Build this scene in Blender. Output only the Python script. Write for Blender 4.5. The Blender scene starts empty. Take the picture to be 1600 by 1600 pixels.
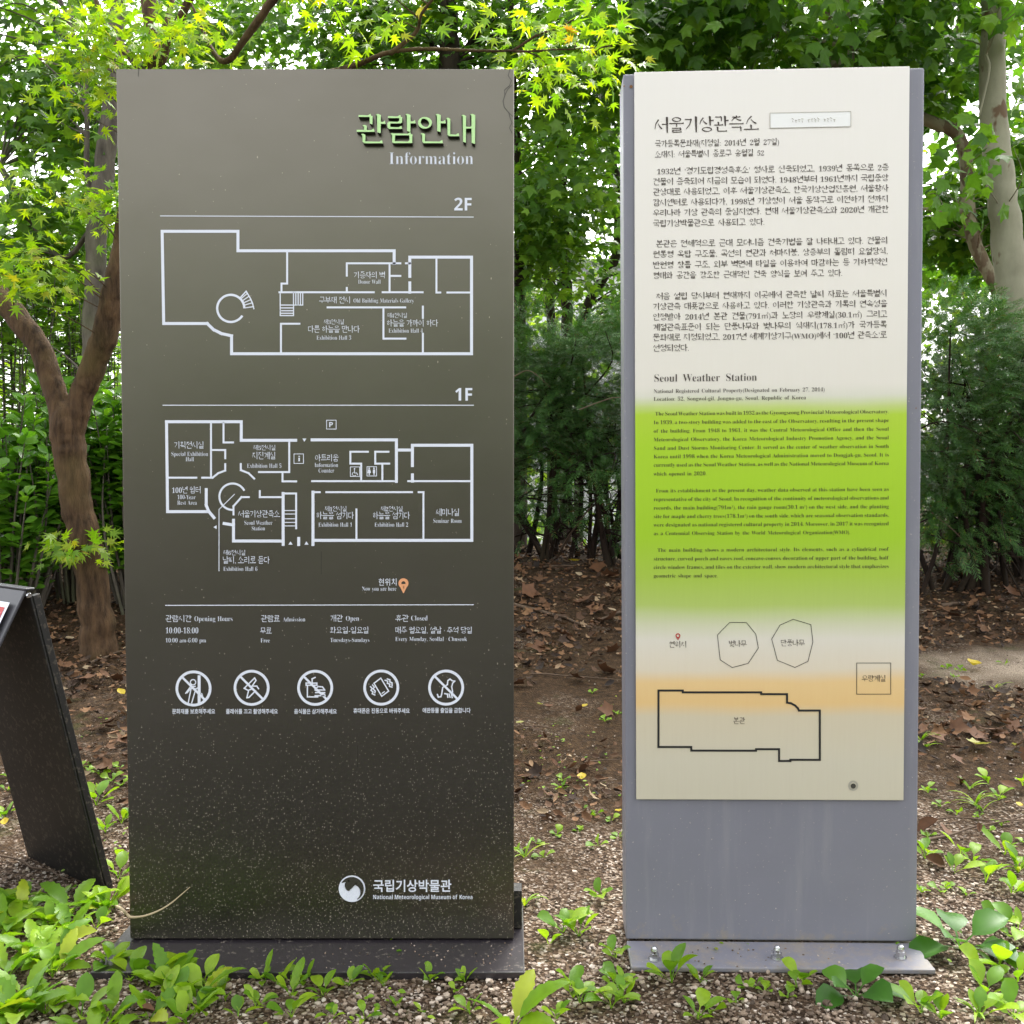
import bpy, bmesh, math, random
import numpy as np
from mathutils import Vector, Matrix, noise

# ------------------------------------------------------------------ camera, sky, sun, exposure
SC = bpy.context.scene
COL = SC.collection
F_PX, PITCH, CAM_H = 1570.0, math.radians(2.4), 1.05
cam = bpy.data.cameras.new('camera')
cam.sensor_width = 36.0
cam.lens = 36.0 * F_PX / 1600.0
cam.clip_start, cam.clip_end = 0.05, 2000.0
camo = bpy.data.objects.new('camera', cam)
COL.objects.link(camo)
camo.location = (0, 0, CAM_H)
camo.rotation_euler = (math.pi / 2 - PITCH, 0, 0)
SC.camera = camo

SUN_EL, SUN_AZ = math.radians(50), math.radians(18)      # azimuth clockwise from +Y
W = bpy.data.worlds.new('World')
SC.world = W
W.use_nodes = True
nt = W.node_tree
bg = nt.nodes['Background']
sky = nt.nodes.new('ShaderNodeTexSky')
sky.sky_type = 'NISHITA'
sky.sun_disc = False
sky.sun_elevation, sky.sun_rotation = SUN_EL, SUN_AZ
sky.air_density, sky.dust_density, sky.ozone_density = 1.0, 4.0, 1.0
hs = nt.nodes.new('ShaderNodeHueSaturation')
hs.inputs['Saturation'].default_value = 0.15
nt.links.new(sky.outputs[0], hs.inputs['Color'])
nt.links.new(hs.outputs[0], bg.inputs['Color'])
bg.inputs['Strength'].default_value = 0.15
sun = bpy.data.lights.new('sun', 'SUN')
sun.energy = 1.2
sun.angle = math.radians(25)
sun.color = (1.0, 0.95, 0.87)
suno = bpy.data.objects.new('sun', sun)
COL.objects.link(suno)
sd = Vector((math.sin(SUN_AZ) * math.cos(SUN_EL), math.cos(SUN_AZ) * math.cos(SUN_EL), math.sin(SUN_EL)))
suno.rotation_euler = sd.to_track_quat('Z', 'Y').to_euler()
suno.location = sd * 30
SC.view_settings.view_transform = 'Standard'
SC.view_settings.look = 'None'
SC.view_settings.exposure = 2.35
SC.view_settings.gamma = 1.0
SC.view_settings.use_curve_mapping = False
SC.cycles.use_denoising = True
SC.cycles.max_bounces = 7
SC.cycles.diffuse_bounces = 4
SC.cycles.sample_clamp_indirect = 6.0

R = np.random.default_rng(7)
random.seed(7)
CT, ST = math.cos(PITCH), math.sin(PITCH)

def ray(px, py):
    a, b = (px - 800) / F_PX, (800 - py) / F_PX
    return np.array((a, CT + b * ST, -ST + b * CT))
def at(px, py, Y):                      # point of the world seen at a pixel of the photo, Y metres ahead
    d = ray(px, py)
    p = d * (Y / d[1])
    p[2] += CAM_H
    return p
def terrain(x, y):                      # height of the bank
    def ss(a, b, t):
        t = np.clip((t - a) / (b - a), 0, 1)
        return t * t * (3 - 2 * t)
    x = np.asarray(x, float); y = np.asarray(y, float)
    z = 0.20 * ss(2.6, 4.7, y) + 0.32 * ss(4.3, 6.2, y) - 2.6 * ss(6.8, 13.0, y)
    z = z + 0.016 * np.sin(1.7 * x + 0.6) * np.sin(1.3 * y + 1.0) * ss(2.4, 3.6, y)
    return z
def gz(x, y):
    return float(terrain(x, y))
def ground(px, py):                     # ground point seen at a pixel
    d = ray(px, py)
    y = 1.5
    for k in range(400):
        t = y / d[1]
        if CAM_H + d[2] * t <= gz(d[0] * t, y):
            break
        y += 0.02
    return np.array((d[0] * y / d[1], y, gz(d[0] * y / d[1], y)))

# ------------------------------------------------------------------ materials
MATS = {}
def nodes_of(m):
    return m.node_tree.nodes, m.node_tree.links
def mat(name, col, rough=0.6, spec=0.5, metal=0.0, coat=0.0):
    m = bpy.data.materials.new(name)
    m.use_nodes = True
    b = m.node_tree.nodes['Principled BSDF']
    b.inputs['Base Color'].default_value = (*col, 1)
    b.inputs['Roughness'].default_value = rough
    b.inputs['Specular IOR Level'].default_value = spec
    b.inputs['Metallic'].default_value = metal
    b.inputs['Coat Weight'].default_value = coat
    MATS[name] = m
    return m
def ramp(N, stops, interp='LINEAR'):
    r = N.new('ShaderNodeValToRGB')
    r.color_ramp.interpolation = interp
    el = r.color_ramp.elements
    while len(el) < len(stops):
        el.new(0.5)
    for e, (p, c) in zip(el, stops):
        e.position = p
        e.color = (*c, 1) if len(c) == 3 else c
    return r
def noise_node(N, L, scale, detail=4, rough=0.55, coord='Object', dims=None):
    tc = N.new('ShaderNodeTexCoord')
    n = N.new('ShaderNodeTexNoise')
    n.inputs['Scale'].default_value = scale
    n.inputs['Detail'].default_value = detail
    n.inputs['Roughness'].default_value = rough
    src = tc.outputs[coord]
    if dims:
        mp = N.new('ShaderNodeMapping')
        mp.inputs['Scale'].default_value = dims
        L.new(src, mp.inputs[0])
        src = mp.outputs[0]
    L.new(src, n.inputs['Vector'])
    return n
def mixc(N, L, fac, a, b, mode='MIX'):
    m = N.new('ShaderNodeMix')
    m.data_type = 'RGBA'
    m.blend_type = mode
    for sock, v in ((m.inputs['Factor'], fac), (m.inputs['A'], a), (m.inputs['B'], b)) if False else ((m.inputs[0], fac), (m.inputs[6], a), (m.inputs[7], b)):
        if isinstance(v, (int, float)):
            sock.default_value = v
        elif isinstance(v, tuple):
            sock.default_value = (*v, 1)
        else:
            L.new(v, sock)
    return m.outputs[2]
def bump(N, L, h, bsdf, strength, dist):
    b = N.new('ShaderNodeBump')
    b.inputs['Strength'].default_value = strength
    b.inputs['Distance'].default_value = dist
    L.new(h, b.inputs['Height'])
    L.new(b.outputs[0], bsdf.inputs['Normal'])

def leaf_mat(name, stops, trans=0.45, rough=0.45, tint=1.35):
    m = bpy.data.materials.new(name)
    m.use_nodes = True
    N, L = nodes_of(m)
    b = N['Principled BSDF']
    g = N.new('ShaderNodeNewGeometry')
    r = ramp(N, stops)
    L.new(g.outputs['Random Per Island'], r.inputs[0])
    n = noise_node(N, L, 30, 2)
    c = mixc(N, L, 0.3, r.outputs[0], n.outputs['Fac'], 'OVERLAY')
    L.new(c, b.inputs['Base Color'])
    b.inputs['Roughness'].default_value = rough
    b.inputs['Specular IOR Level'].default_value = 0.4
    t = N.new('ShaderNodeBsdfTranslucent')
    tt = mixc(N, L, 1.0, c, (tint, tint * 1.05, tint * 0.45), 'MULTIPLY')
    L.new(tt, t.inputs['Color'])
    mx = N.new('ShaderNodeMixShader')
    mx.inputs[0].default_value = trans
    L.new(b.outputs[0], mx.inputs[1])
    L.new(t.outputs[0], mx.inputs[2])
    L.new(mx.outputs[0], N['Material Output'].inputs['Surface'])
    MATS[name] = m
    return m
def island_mat(name, stops, rough=0.8, nscale=60, amt=0.4):
    m = bpy.data.materials.new(name)
    m.use_nodes = True
    N, L = nodes_of(m)
    b = N['Principled BSDF']
    g = N.new('ShaderNodeNewGeometry')
    r = ramp(N, stops)
    L.new(g.outputs['Random Per Island'], r.inputs[0])
    n = noise_node(N, L, nscale, 3)
    c = mixc(N, L, amt, r.outputs[0], n.outputs['Fac'], 'OVERLAY')
    L.new(c, b.inputs['Base Color'])
    b.inputs['Roughness'].default_value = rough
    MATS[name] = m
    return m
def bark_mat(name, a, bcol, scale=14, stretch=(1, 1, 0.25), bs=0.7, patch=None):
    m = bpy.data.materials.new(name)
    m.use_nodes = True
    N, L = nodes_of(m)
    b = N['Principled BSDF']
    n = noise_node(N, L, scale, 8, 0.65, dims=stretch)
    r = ramp(N, ((0.3, a), (0.7, bcol)))
    L.new(n.outputs['Fac'], r.inputs[0])
    c = r.outputs[0]
    if patch:
        n2 = noise_node(N, L, patch[1], 3, 0.5, dims=(1, 1, 0.6))
        r2 = ramp(N, ((patch[2], (0, 0, 0)), (patch[2] + 0.04, (1, 1, 1))))
        L.new(n2.outputs['Fac'], r2.inputs[0])
        c = mixc(N, L, r2.outputs[0], c, patch[0])
    else:
        n2 = noise_node(N, L, 2.5, 3, 0.5)
        r2 = ramp(N, ((0.5, (0, 0, 0)), (0.75, (1, 1, 1))))
        L.new(n2.outputs['Fac'], r2.inputs[0])
        c = mixc(N, L, r2.outputs[0], c, (bcol[0] * 0.75, bcol[1] * 0.95, bcol[2] * 0.6))
    L.new(c, b.inputs['Base Color'])
    b.inputs['Roughness'].default_value = 0.85
    b.inputs['Specular IOR Level'].default_value = 0.25
    fine = noise_node(N, L, scale * 3.5, 8, 0.7, dims=stretch)
    ad = N.new('ShaderNodeMath')
    ad.operation = 'ADD'
    L.new(n.outputs['Fac'], ad.inputs[0])
    L.new(fine.outputs['Fac'], ad.inputs[1])
    bump(N, L, ad.outputs[0], b, bs, 0.012)
    MATS[name] = m
    return m

leaf_mat('acer_leaf', ((0, (.12, .26, .012)), (.45, (.21, .34, .010)), (.92, (.30, .40, .012)), (.992, (.36, .32, .02)), (1, (.42, .16, .02))), .55)
leaf_mat('green_maple_leaf', ((0, (.050, .13, .014)), (.5, (.085, .19, .018)), (1, (.15, .27, .022))), .5)
leaf_mat('plane_leaf', ((0, (.05, .13, .014)), (.5, (.085, .20, .018)), (1, (.15, .28, .022))), .5)
leaf_mat('far_leaf', ((0, (.08, .16, .015)), (.5, (.13, .24, .02)), (1, (.21, .31, .025))), .55)
leaf_mat('shrub_leaf', ((0, (.07, .16, .014)), (.5, (.11, .22, .018)), (1, (.17, .29, .025))), .5)
leaf_mat('euonymus_leaf', ((0, (.065, .17, .015)), (.5, (.10, .25, .02)), (1, (.17, .34, .03))), .45, .28)
leaf_mat('yew_needle', ((0, (.028, .078, .018)), (.45, (.05, .13, .028)), (.95, (.09, .20, .038)), (.98, (.14, .08, .02)), (1, (.18, .10, .03))), .25, .5)
leaf_mat('weed_leaf', ((0, (.10, .23, .012)), (.4, (.18, .33, .014)), (.95, (.27, .42, .018)), (.985, (.38, .40, .03)), (1, (.36, .26, .05))), .42, .42)
leaf_mat('dark_weed_leaf', ((0, (.04, .13, .012)), (.5, (.06, .17, .018)), (1, (.10, .24, .02))), .38, .38)
leaf_mat('yellow_leaf', ((0, (.48, .36, .03)), (.5, (.55, .42, .035)), (1, (.60, .40, .03))), .3, .5, 1.0)
leaf_mat('pale_leaf', ((0, (.42, .40, .12)), (1, (.46, .44, .16))), .3, .5, 1.0)
island_mat('dry_leaf', ((0, (.045, .020, .009)), (.35, (.085, .036, .014)), (.7, (.125, .054, .020)), (1, (.18, .085, .032))), .75)
island_mat('litter', ((0, (.012, .007, .004)), (.3, (.060, .029, .012)), (.65, (.135, .064, .026)), (.9, (.20, .105, .046)), (1, (.34, .26, .16))), .85)
island_mat('pebble', ((0, (.06, .040, .026)), (.3, (.14, .095, .064)), (.58, (.26, .19, .135)), (.82, (.40, .32, .25)), (1, (.56, .49, .42))), .75, 90, .3)
island_mat('dead_twig', ((0, (.045, .028, .016)), (.6, (.10, .064, .038)), (1, (.20, .14, .09))), .85)
bark_mat('maple_bark', (.020, .011, .006), (.150, .088, .044), 30, (1, 1, .22), 1.0)
bark_mat('grey_bark', (.05, .042, .034), (.17, .145, .115), 18)
bark_mat('dark_bark', (.018, .013, .010), (.06, .042, .03), 16)
bark_mat('plane_bark', (.20, .19, .13), (.31, .30, .21), 5, (1, 1, .5), .2, ((.13, .085, .05), 7.0, .63))
bark_mat('plane_brown_bark', (.09, .06, .04), (.19, .14, .09), 9, (1, 1, .5), .5, ((.27, .24, .16), 9.0, .50))
bark_mat('yew_bark', (.010, .006, .004), (.034, .020, .013), 18)

# sign materials
def board_mat():
    m = mat('bronze_board', (.13, .12, .095), .34, .5, .97)
    N, L = nodes_of(m)
    b = N['Principled BSDF']
    tc = N.new('ShaderNodeTexCoord')
    sep = N.new('ShaderNodeSeparateXYZ')
    L.new(tc.outputs['Object'], sep.inputs[0])
    n = noise_node(N, L, 2.2, 5, .6, dims=(1, 1, 1.6))
    r = ramp(N, ((.3, (.140, .127, .104)), (.7, (.159, .144, .121))))
    L.new(n.outputs['Fac'], r.inputs[0])
    # mud splash specks thrown up from the ground: dense near the foot, rare above
    flat = N.new('ShaderNodeCombineXYZ')
    L.new(sep.outputs[0], flat.inputs[0]); L.new(sep.outputs[2], flat.inputs[1])
    big = noise_node(N, L, 6, 4, .6)
    total = None
    for scale, rad, str_, hi, dens in ((190, .115, .65, .80, .26), (95, .06, .40, .62, .16), (340, .19, .75, .55, .36)):
        mp = N.new('ShaderNodeMapping')
        mp.inputs['Scale'].default_value = (1, str_, 1)
        mp.inputs['Location'].default_value = (scale * .013, scale * .027, 0)
        mp.inputs['Rotation'].default_value = (0, 0, .12)
        L.new(flat.outputs[0], mp.inputs[0])
        vo = N.new('ShaderNodeTexVoronoi')
        vo.voronoi_dimensions = '2D'
        vo.inputs['Scale'].default_value = scale
        L.new(mp.outputs[0], vo.inputs['Vector'])
        sc = N.new('ShaderNodeSeparateColor')
        L.new(vo.outputs['Color'], sc.inputs[0])
        fall = N.new('ShaderNodeMapRange')
        fall.inputs['From Min'].default_value = .0
        fall.inputs['From Max'].default_value = hi
        fall.inputs['To Min'].default_value = dens
        fall.inputs['To Max'].default_value = 0.004
        L.new(sep.outputs[2], fall.inputs[0])
        pw = N.new('ShaderNodeMath'); pw.operation = 'MULTIPLY'
        L.new(fall.outputs[0], pw.inputs[0]); L.new(big.outputs['Fac'], pw.inputs[1])
        p2 = N.new('ShaderNodeMath'); p2.operation = 'MULTIPLY'; p2.inputs[1].default_value = 1.6
        L.new(pw.outputs[0], p2.inputs[0])
        lt = N.new('ShaderNodeMath'); lt.operation = 'LESS_THAN'
        rv = N.new('ShaderNodeMath'); rv.operation = 'MULTIPLY'; rv.inputs[1].default_value = rad * 1.6
        L.new(sc.outputs[1], rv.inputs[0])
        L.new(vo.outputs['Distance'], lt.inputs[0]); L.new(rv.outputs[0], lt.inputs[1])
        gt = N.new('ShaderNodeMath'); gt.operation = 'LESS_THAN'
        L.new(sc.outputs[0], gt.inputs[0]); L.new(p2.outputs[0], gt.inputs[1])
        mul = N.new('ShaderNodeMath'); mul.operation = 'MULTIPLY'
        L.new(lt.outputs[0], mul.inputs[0]); L.new(gt.outputs[0], mul.inputs[1])
        if total is None:
            total = mul.outputs[0]
        else:
            mx = N.new('ShaderNodeMath'); mx.operation = 'MAXIMUM'
            L.new(total, mx.inputs[0]); L.new(mul.outputs[0], mx.inputs[1]); total = mx.outputs[0]
    c = mixc(N, L, total, r.outputs[0], (.37, .32, .25))
    L.new(c, b.inputs['Base Color'])
    me_ = N.new('ShaderNodeMapRange')
    me_.inputs['To Min'].default_value = .97; me_.inputs['To Max'].default_value = 0.0
    L.new(total, me_.inputs[0]); L.new(me_.outputs[0], b.inputs['Metallic'])
    rn = noise_node(N, L, 7, 5, .7, dims=(.4, 1, 2))
    rr = N.new('ShaderNodeMapRange')
    rr.inputs['To Min'].default_value = .295; rr.inputs['To Max'].default_value = .36
    L.new(rn.outputs['Fac'], rr.inputs[0])
    L.new(rr.outputs[0], b.inputs['Roughness'])
    wv = noise_node(N, L, 3.0, 2)
    bump(N, L, wv.outputs['Fac'], b, .05, .01)
board_mat()
def dusty(name, col, rough, spec, dust, amount, scale=120, metal=0.0, blotch=.25):
    m = mat(name, col, rough, spec, metal)
    N, L = nodes_of(m)
    b = N['Principled BSDF']
    n = noise_node(N, L, scale, 3, .7)
    r = ramp(N, ((amount, (0, 0, 0)), (amount + .05, (1, 1, 1))))
    L.new(n.outputs['Fac'], r.inputs[0])
    n2 = noise_node(N, L, 4, 5, .6)
    base = mixc(N, L, n2.outputs['Fac'], tuple(v * (1 - blotch) for v in col), tuple(v * (1 + blotch) for v in col))
    c = mixc(N, L, r.outputs[0], base, dust)
    L.new(c, b.inputs['Base Color'])
    return m
dusty('black_plate', (.026, .022, .026), .28, .8, (.15, .13, .11), .61, 80, 0, .35)
dusty('black_metal', (.014, .013, .012), .5, .4, (.065, .055, .043), .56, 75, 0, .5)
dusty('black_metal_top', (.035, .034, .040), .40, .5, (.2, .18, .16), .74, 110)
dusty('grey_steel', (.198, .195, .228), .42, .5, (.46, .42, .36), .655, 150, 0, .14)
def soil_foot():
    m = MATS['grey_steel']; N, L = nodes_of(m); b = N['Principled BSDF']
    old = b.inputs['Base Color'].links[0].from_socket
    tc = N.new('ShaderNodeTexCoord'); sep = N.new('ShaderNodeSeparateXYZ'); L.new(tc.outputs['Object'], sep.inputs[0])
    mr = N.new('ShaderNodeMapRange')
    mr.inputs['From Min'].default_value = .008; mr.inputs['From Max'].default_value = .10
    mr.inputs['To Min'].default_value = .13; mr.inputs['To Max'].default_value = -.12
    L.new(sep.outputs[2], mr.inputs[0])
    n = noise_node(N, L, 26, 7, .75)
    a = N.new('ShaderNodeMath'); L.new(n.outputs['Fac'], a.inputs[0]); L.new(mr.outputs[0], a.inputs[1])
    r = ramp(N, ((.58, (0, 0, 0)), (.80, (.8, .8, .8))))
    L.new(a.outputs[0], r.inputs[0])
    st = noise_node(N, L, 9, 5, .65, dims=(3, 1, .25))
    r2 = ramp(N, ((.52, (0, 0, 0)), (.75, (.22, .22, .22))))
    L.new(st.outputs['Fac'], r2.inputs[0])
    c = mixc(N, L, r2.outputs[0], old, (.36, .35, .34))
    c = mixc(N, L, r.outputs[0], c, (.30, .25, .19))
    L.new(c, b.inputs['Base Color'])
soil_foot()
mat('print_white', (.74, .76, .84), .5)
mat('print_brown', (.045, .028, .020), .6)
mat('print_black', (.012, .011, .011), .5)
mat('letter_green', (.50, .78, .33), .4)
mat('print_orange', (.80, .36, .17), .5)
mat('print_red', (.45, .03, .025), .5)
mat('dark_print_and_shade', (.032, .029, .020), .4, .8)
mat('sticker_white', (.84, .83, .79), .5)
mat('straw', (.42, .33, .20), .8)
mat('rust', (.22, .10, .04), .8)
mat('chrome', (.62, .62, .63), .22, .5, 1.0)
mat('crack_dark', (.05, .045, .035), .6)
mat('stain', (.39, .36, .29), .5)
dusty('concrete', (.36, .32, .26), .9, .2, (.2, .17, .13), .6, 60)
mat('building_white', (.78, .78, .80), .8)
mat('window_glass', (.16, .18, .20), .1, .8)
mat('window_frame', (.45, .47, .50), .5)
mat('roof_grey', (.25, .25, .27), .8)

def face_mat():                         # printed colour bands of the plate, by height on the plate
    m = mat('printed_plate', (.7, .68, .6), .32, .5)
    N, L = nodes_of(m)
    b = N['Principled BSDF']
    tc = N.new('ShaderNodeTexCoord')
    sep = N.new('ShaderNodeSeparateXYZ')
    L.new(tc.outputs['Object'], sep.inputs[0])
    return m, N, L, b, sep

# ------------------------------------------------------------------ object helpers
def tag(o, label=None, cat=None, group=None, kind=None):
    if label: o['label'] = label
    if cat: o['category'] = cat
    if group: o['group'] = group
    if kind: o['kind'] = kind
    return o
def empty(name, loc, rz=0, label=None, cat=None, group=None):
    o = bpy.data.objects.new(name, None)
    COL.objects.link(o)
    o.location = loc
    o.rotation_euler = (0, 0, rz)
    o.empty_display_size = .1
    return tag(o, label, cat, group)
def link(name, me, m, parent=None, loc=(0, 0, 0)):
    if m is not None:
        me.materials.append(MATS[m])
    o = bpy.data.objects.new(name, me)
    COL.objects.link(o)
    if parent is not None:
        o.parent = parent
    o.location = loc
    return o
def np_mesh(name, v, faces, smooth=False):
    """v (n,3); faces: list of (m,k) int arrays"""
    me = bpy.data.meshes.new(name)
    v = np.ascontiguousarray(v, np.float32)
    me.vertices.add(len(v))
    me.vertices.foreach_set('co', v.ravel())
    tot = np.concatenate([np.full(len(f), f.shape[1], np.int32) for f in faces])
    idx = np.concatenate([f.ravel() for f in faces]).astype(np.int32)
    me.loops.add(len(idx))
    me.loops.foreach_set('vertex_index', idx)
    me.polygons.add(len(tot))
    st = np.zeros(len(tot), np.int32)
    st[1:] = np.cumsum(tot)[:-1]
    me.polygons.foreach_set('loop_start', st)
    me.polygons.foreach_set('loop_total', tot)
    me.polygons.foreach_set('use_smooth', np.full(len(tot), smooth, bool))
    me.update(calc_edges=True)
    me.validate()
    return me
def unit(a):
    return a / np.maximum(np.linalg.norm(a, axis=-1, keepdims=True), 1e-9)
def scatter(name, tmpl, pos, dirs, nor, size):
    """copies of a leaf template (verts, faces): +y is the tip, +z the upper face"""
    tv, tf = tmpl
    dirs = unit(dirs)
    side = unit(np.cross(dirs, nor))
    up = np.cross(side, dirs)
    M = np.stack((side, dirs, up), -1)                  # columns
    if np.ndim(size) == 1:
        size = size[:, None, None]
    v = np.einsum('nij,kj->nki', M, tv) * size + pos[:, None, :]
    n, k = len(pos), len(tv)
    off = (np.arange(n) * k)
    fs = [(np.asarray(f)[None] + off[:, None, None]).reshape(-1, np.asarray(f).shape[1]) for f in tf]
    return np_mesh(name, v.reshape(-1, 3), fs, True)
def tube(pts, rad, sides=10, jitter=0.0, cap=True):
    """tapered tube along a path -> verts, quads, caps"""
    P = np.asarray(pts, float)
    n = len(P)
    T = unit(np.gradient(P, axis=0))
    ref = np.array((0.31, 0.95, 0.05))
    A = unit(np.cross(T, ref))
    B = np.cross(T, A)
    ang = np.linspace(0, 2 * np.pi, sides, endpoint=False)
    rr = np.asarray(rad, float)[:, None] * (1 + jitter * R.standard_normal((n, sides)))
    v = P[:, None] + rr[..., None] * (np.cos(ang)[None, :, None] * A[:, None] + np.sin(ang)[None, :, None] * B[:, None])
    i = np.arange(n - 1)[:, None] * sides
    j = np.arange(sides)[None]
    jn = (j + 1) % sides
    q = np.stack((i + j, i + jn, i + sides + jn, i + sides + j), -1).reshape(-1, 4)
    return v.reshape(-1, 3), q
class Acc:
    def __init__(s):
        s.v, s.q, s.n = [], [], 0
    def add(s, v, q):
        s.v.append(v); s.q.append(q + s.n); s.n += len(v)
    def tube(s, pts, rad, sides=8, jitter=0.0):
        s.add(*tube(pts, rad, sides, jitter))
    def mesh(s, name, smooth=True):
        return np_mesh(name, np.concatenate(s.v), [np.concatenate(s.q)], smooth)
def smooth_path(pts, rad, m=6):
    """Catmull-Rom through control points"""
    P = np.asarray(pts, float); r = np.asarray(rad, float)
    P = np.vstack((2 * P[0] - P[1], P, 2 * P[-1] - P[-2]))
    out, ro = [], []
    for i in range(1, len(P) - 2):
        for t in np.linspace(0, 1, m, endpoint=False):
            a, b, c, d = P[i - 1], P[i], P[i + 1], P[i + 2]
            out.append(.5 * (2 * b + (c - a) * t + (2 * a - 5 * b + 4 * c - d) * t * t + (3 * b - a - 3 * c + d) * t ** 3))
            ro.append(r[i - 1] * (1 - t) + r[i] * t)
    out.append(P[-2]); ro.append(r[-1])
    return np.array(out), np.array(ro)

# leaf templates -----------------------------------------------------------
def lobed(angles, lens, sinus, cx=0.22, droop=.18, wide=.5):
    """palmate leaf: fan from the petiole point"""
    pts = []
    for i, (a, l) in enumerate(zip(angles, lens)):
        if i:
            am = (angles[i - 1] + a) / 2
            pts.append((am, sinus * (lens[i - 1] + l) / 2))
        if wide:
            pts.append((a - 9 * wide, l * .72)); pts.append((a, l)); pts.append((a + 9 * wide, l * .72))
        else:
            pts.append((a, l))
    v = [(0, cx, 0.0)]
    for a, l in pts:
        x, y = l * math.sin(math.radians(a)), cx + l * math.cos(math.radians(a))
        v.append((x, y, -droop * l * l + .05 * abs(math.sin(math.radians(a * 3)))))
    v.append((0, 0.02, 0.02))
    n = len(v)
    f = [(0, i + 1, i) for i in range(1, n - 1)] + [(0, 1, n - 1)]
    return np.array(v), [np.array(f)]
ACER = lobed((-118, -80, -42, 0, 42, 80, 118), (.38, .62, .78, .85, .78, .62, .38), .34, .25, .25, 0)
MAPLE = lobed((-125, -62, 0, 62, 125), (.40, .66, .80, .66, .40), .58, .24, .22, 1.2)
PLANE = lobed((-112, -55, 0, 55, 112), (.42, .62, .74, .62, .42), .68, .2, .25, 1.6)
def oval(w=.5, n=4, fold=.12, droop=.15, peak=.5, stalk=.08):
    v, f = [], []
    for i in range(n + 1):
        t = i / n
        wd = w * .5 * (math.sin(math.pi * min(1, max(.02, t)) ** (1 if peak == .5 else math.log(.5) / math.log(peak)))) ** .8 if 0 < t < 1 else .012
        y = stalk + (1 - stalk) * t
        z = -droop * t * t
        v += [(-wd, y, z + fold * wd * 2), (0, y, z), (wd, y, z + fold * wd * 2)]
    for i in range(n):
        a = 3 * i
        f += [(a, a + 1, a + 4, a + 3), (a + 1, a + 2, a + 5, a + 4)]
    return np.array(v), [np.array(f)]
OVAL = oval(.56, 4, .15, .12, .55)
ROUND = oval(.66, 4, .12, .10, .55)
POINTED = oval(.42, 4, .15, .28, .38)
FARLEAF = oval(.75, 2, .1, .2)
def yew_spray():
    v, f = [], []
    k = 0
    for i in range(13):
        t = .08 + .07 * i
        ln = .27 * (1 - .55 * max(0, t - .5)) * (.8 + .4 * R.random())
        for s in (-1, 1):
            a = math.radians(58 - 18 * t + 10 * R.standard_normal())
            dx, dy = s * math.sin(a) * ln, math.cos(a) * ln
            z = -.05 * t * t + .02 * R.standard_normal()
            wx, wy = -dy / ln * .017 * s, dx / ln * .017 * s
            v += [(0, t, z), (dx * .5 + wx, t + dy * .5 + wy, z + .02), (dx, t + dy, z - .01), (dx * .5 - wx, t + dy * .5 - wy, z + .02)]
            f.append((k, k + 1, k + 2, k + 3)); k += 4
    v += [(-.008, 0, 0), (.008, 0, 0), (.004, .97, -.05), (-.004, .97, -.05)]
    f.append((k, k + 1, k + 2, k + 3))
    return np.array(v), [np.array(f)]
YEW = yew_spray()

# ================================================================== GROUND
def ground_mesh():
    xs = np.concatenate((np.linspace(-60, -4, 20), np.linspace(-3.9, 4.5, 260), np.linspace(4.7, 60, 20)))
    ys = np.concatenate((np.linspace(-40, 0.8, 24), np.linspace(1.0, 8.0, 240), np.linspace(8.3, 16, 30), np.linspace(17, 90, 20)))
    X, Y = np.meshgrid(xs, ys)
    Z = terrain(X, Y)
    Z = Z + np.where((Y > 1.2) & (Y < 8), .006 * np.sin(9.1 * X + 2 * np.sin(5 * Y)) * np.sin(7.7 * Y + 1.5 * np.sin(6 * X)), 0) * .6
    v = np.stack((X, Y, Z), -1).reshape(-1, 3)
    ny, nx = X.shape
    i = np.arange(ny - 1)[:, None] * nx; j = np.arange(nx - 1)[None]
    q = np.stack((i + j, i + j + 1, i + nx + j + 1, i + nx + j), -1).reshape(-1, 4)
    return np_mesh('ground', v, [q], True)
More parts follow.
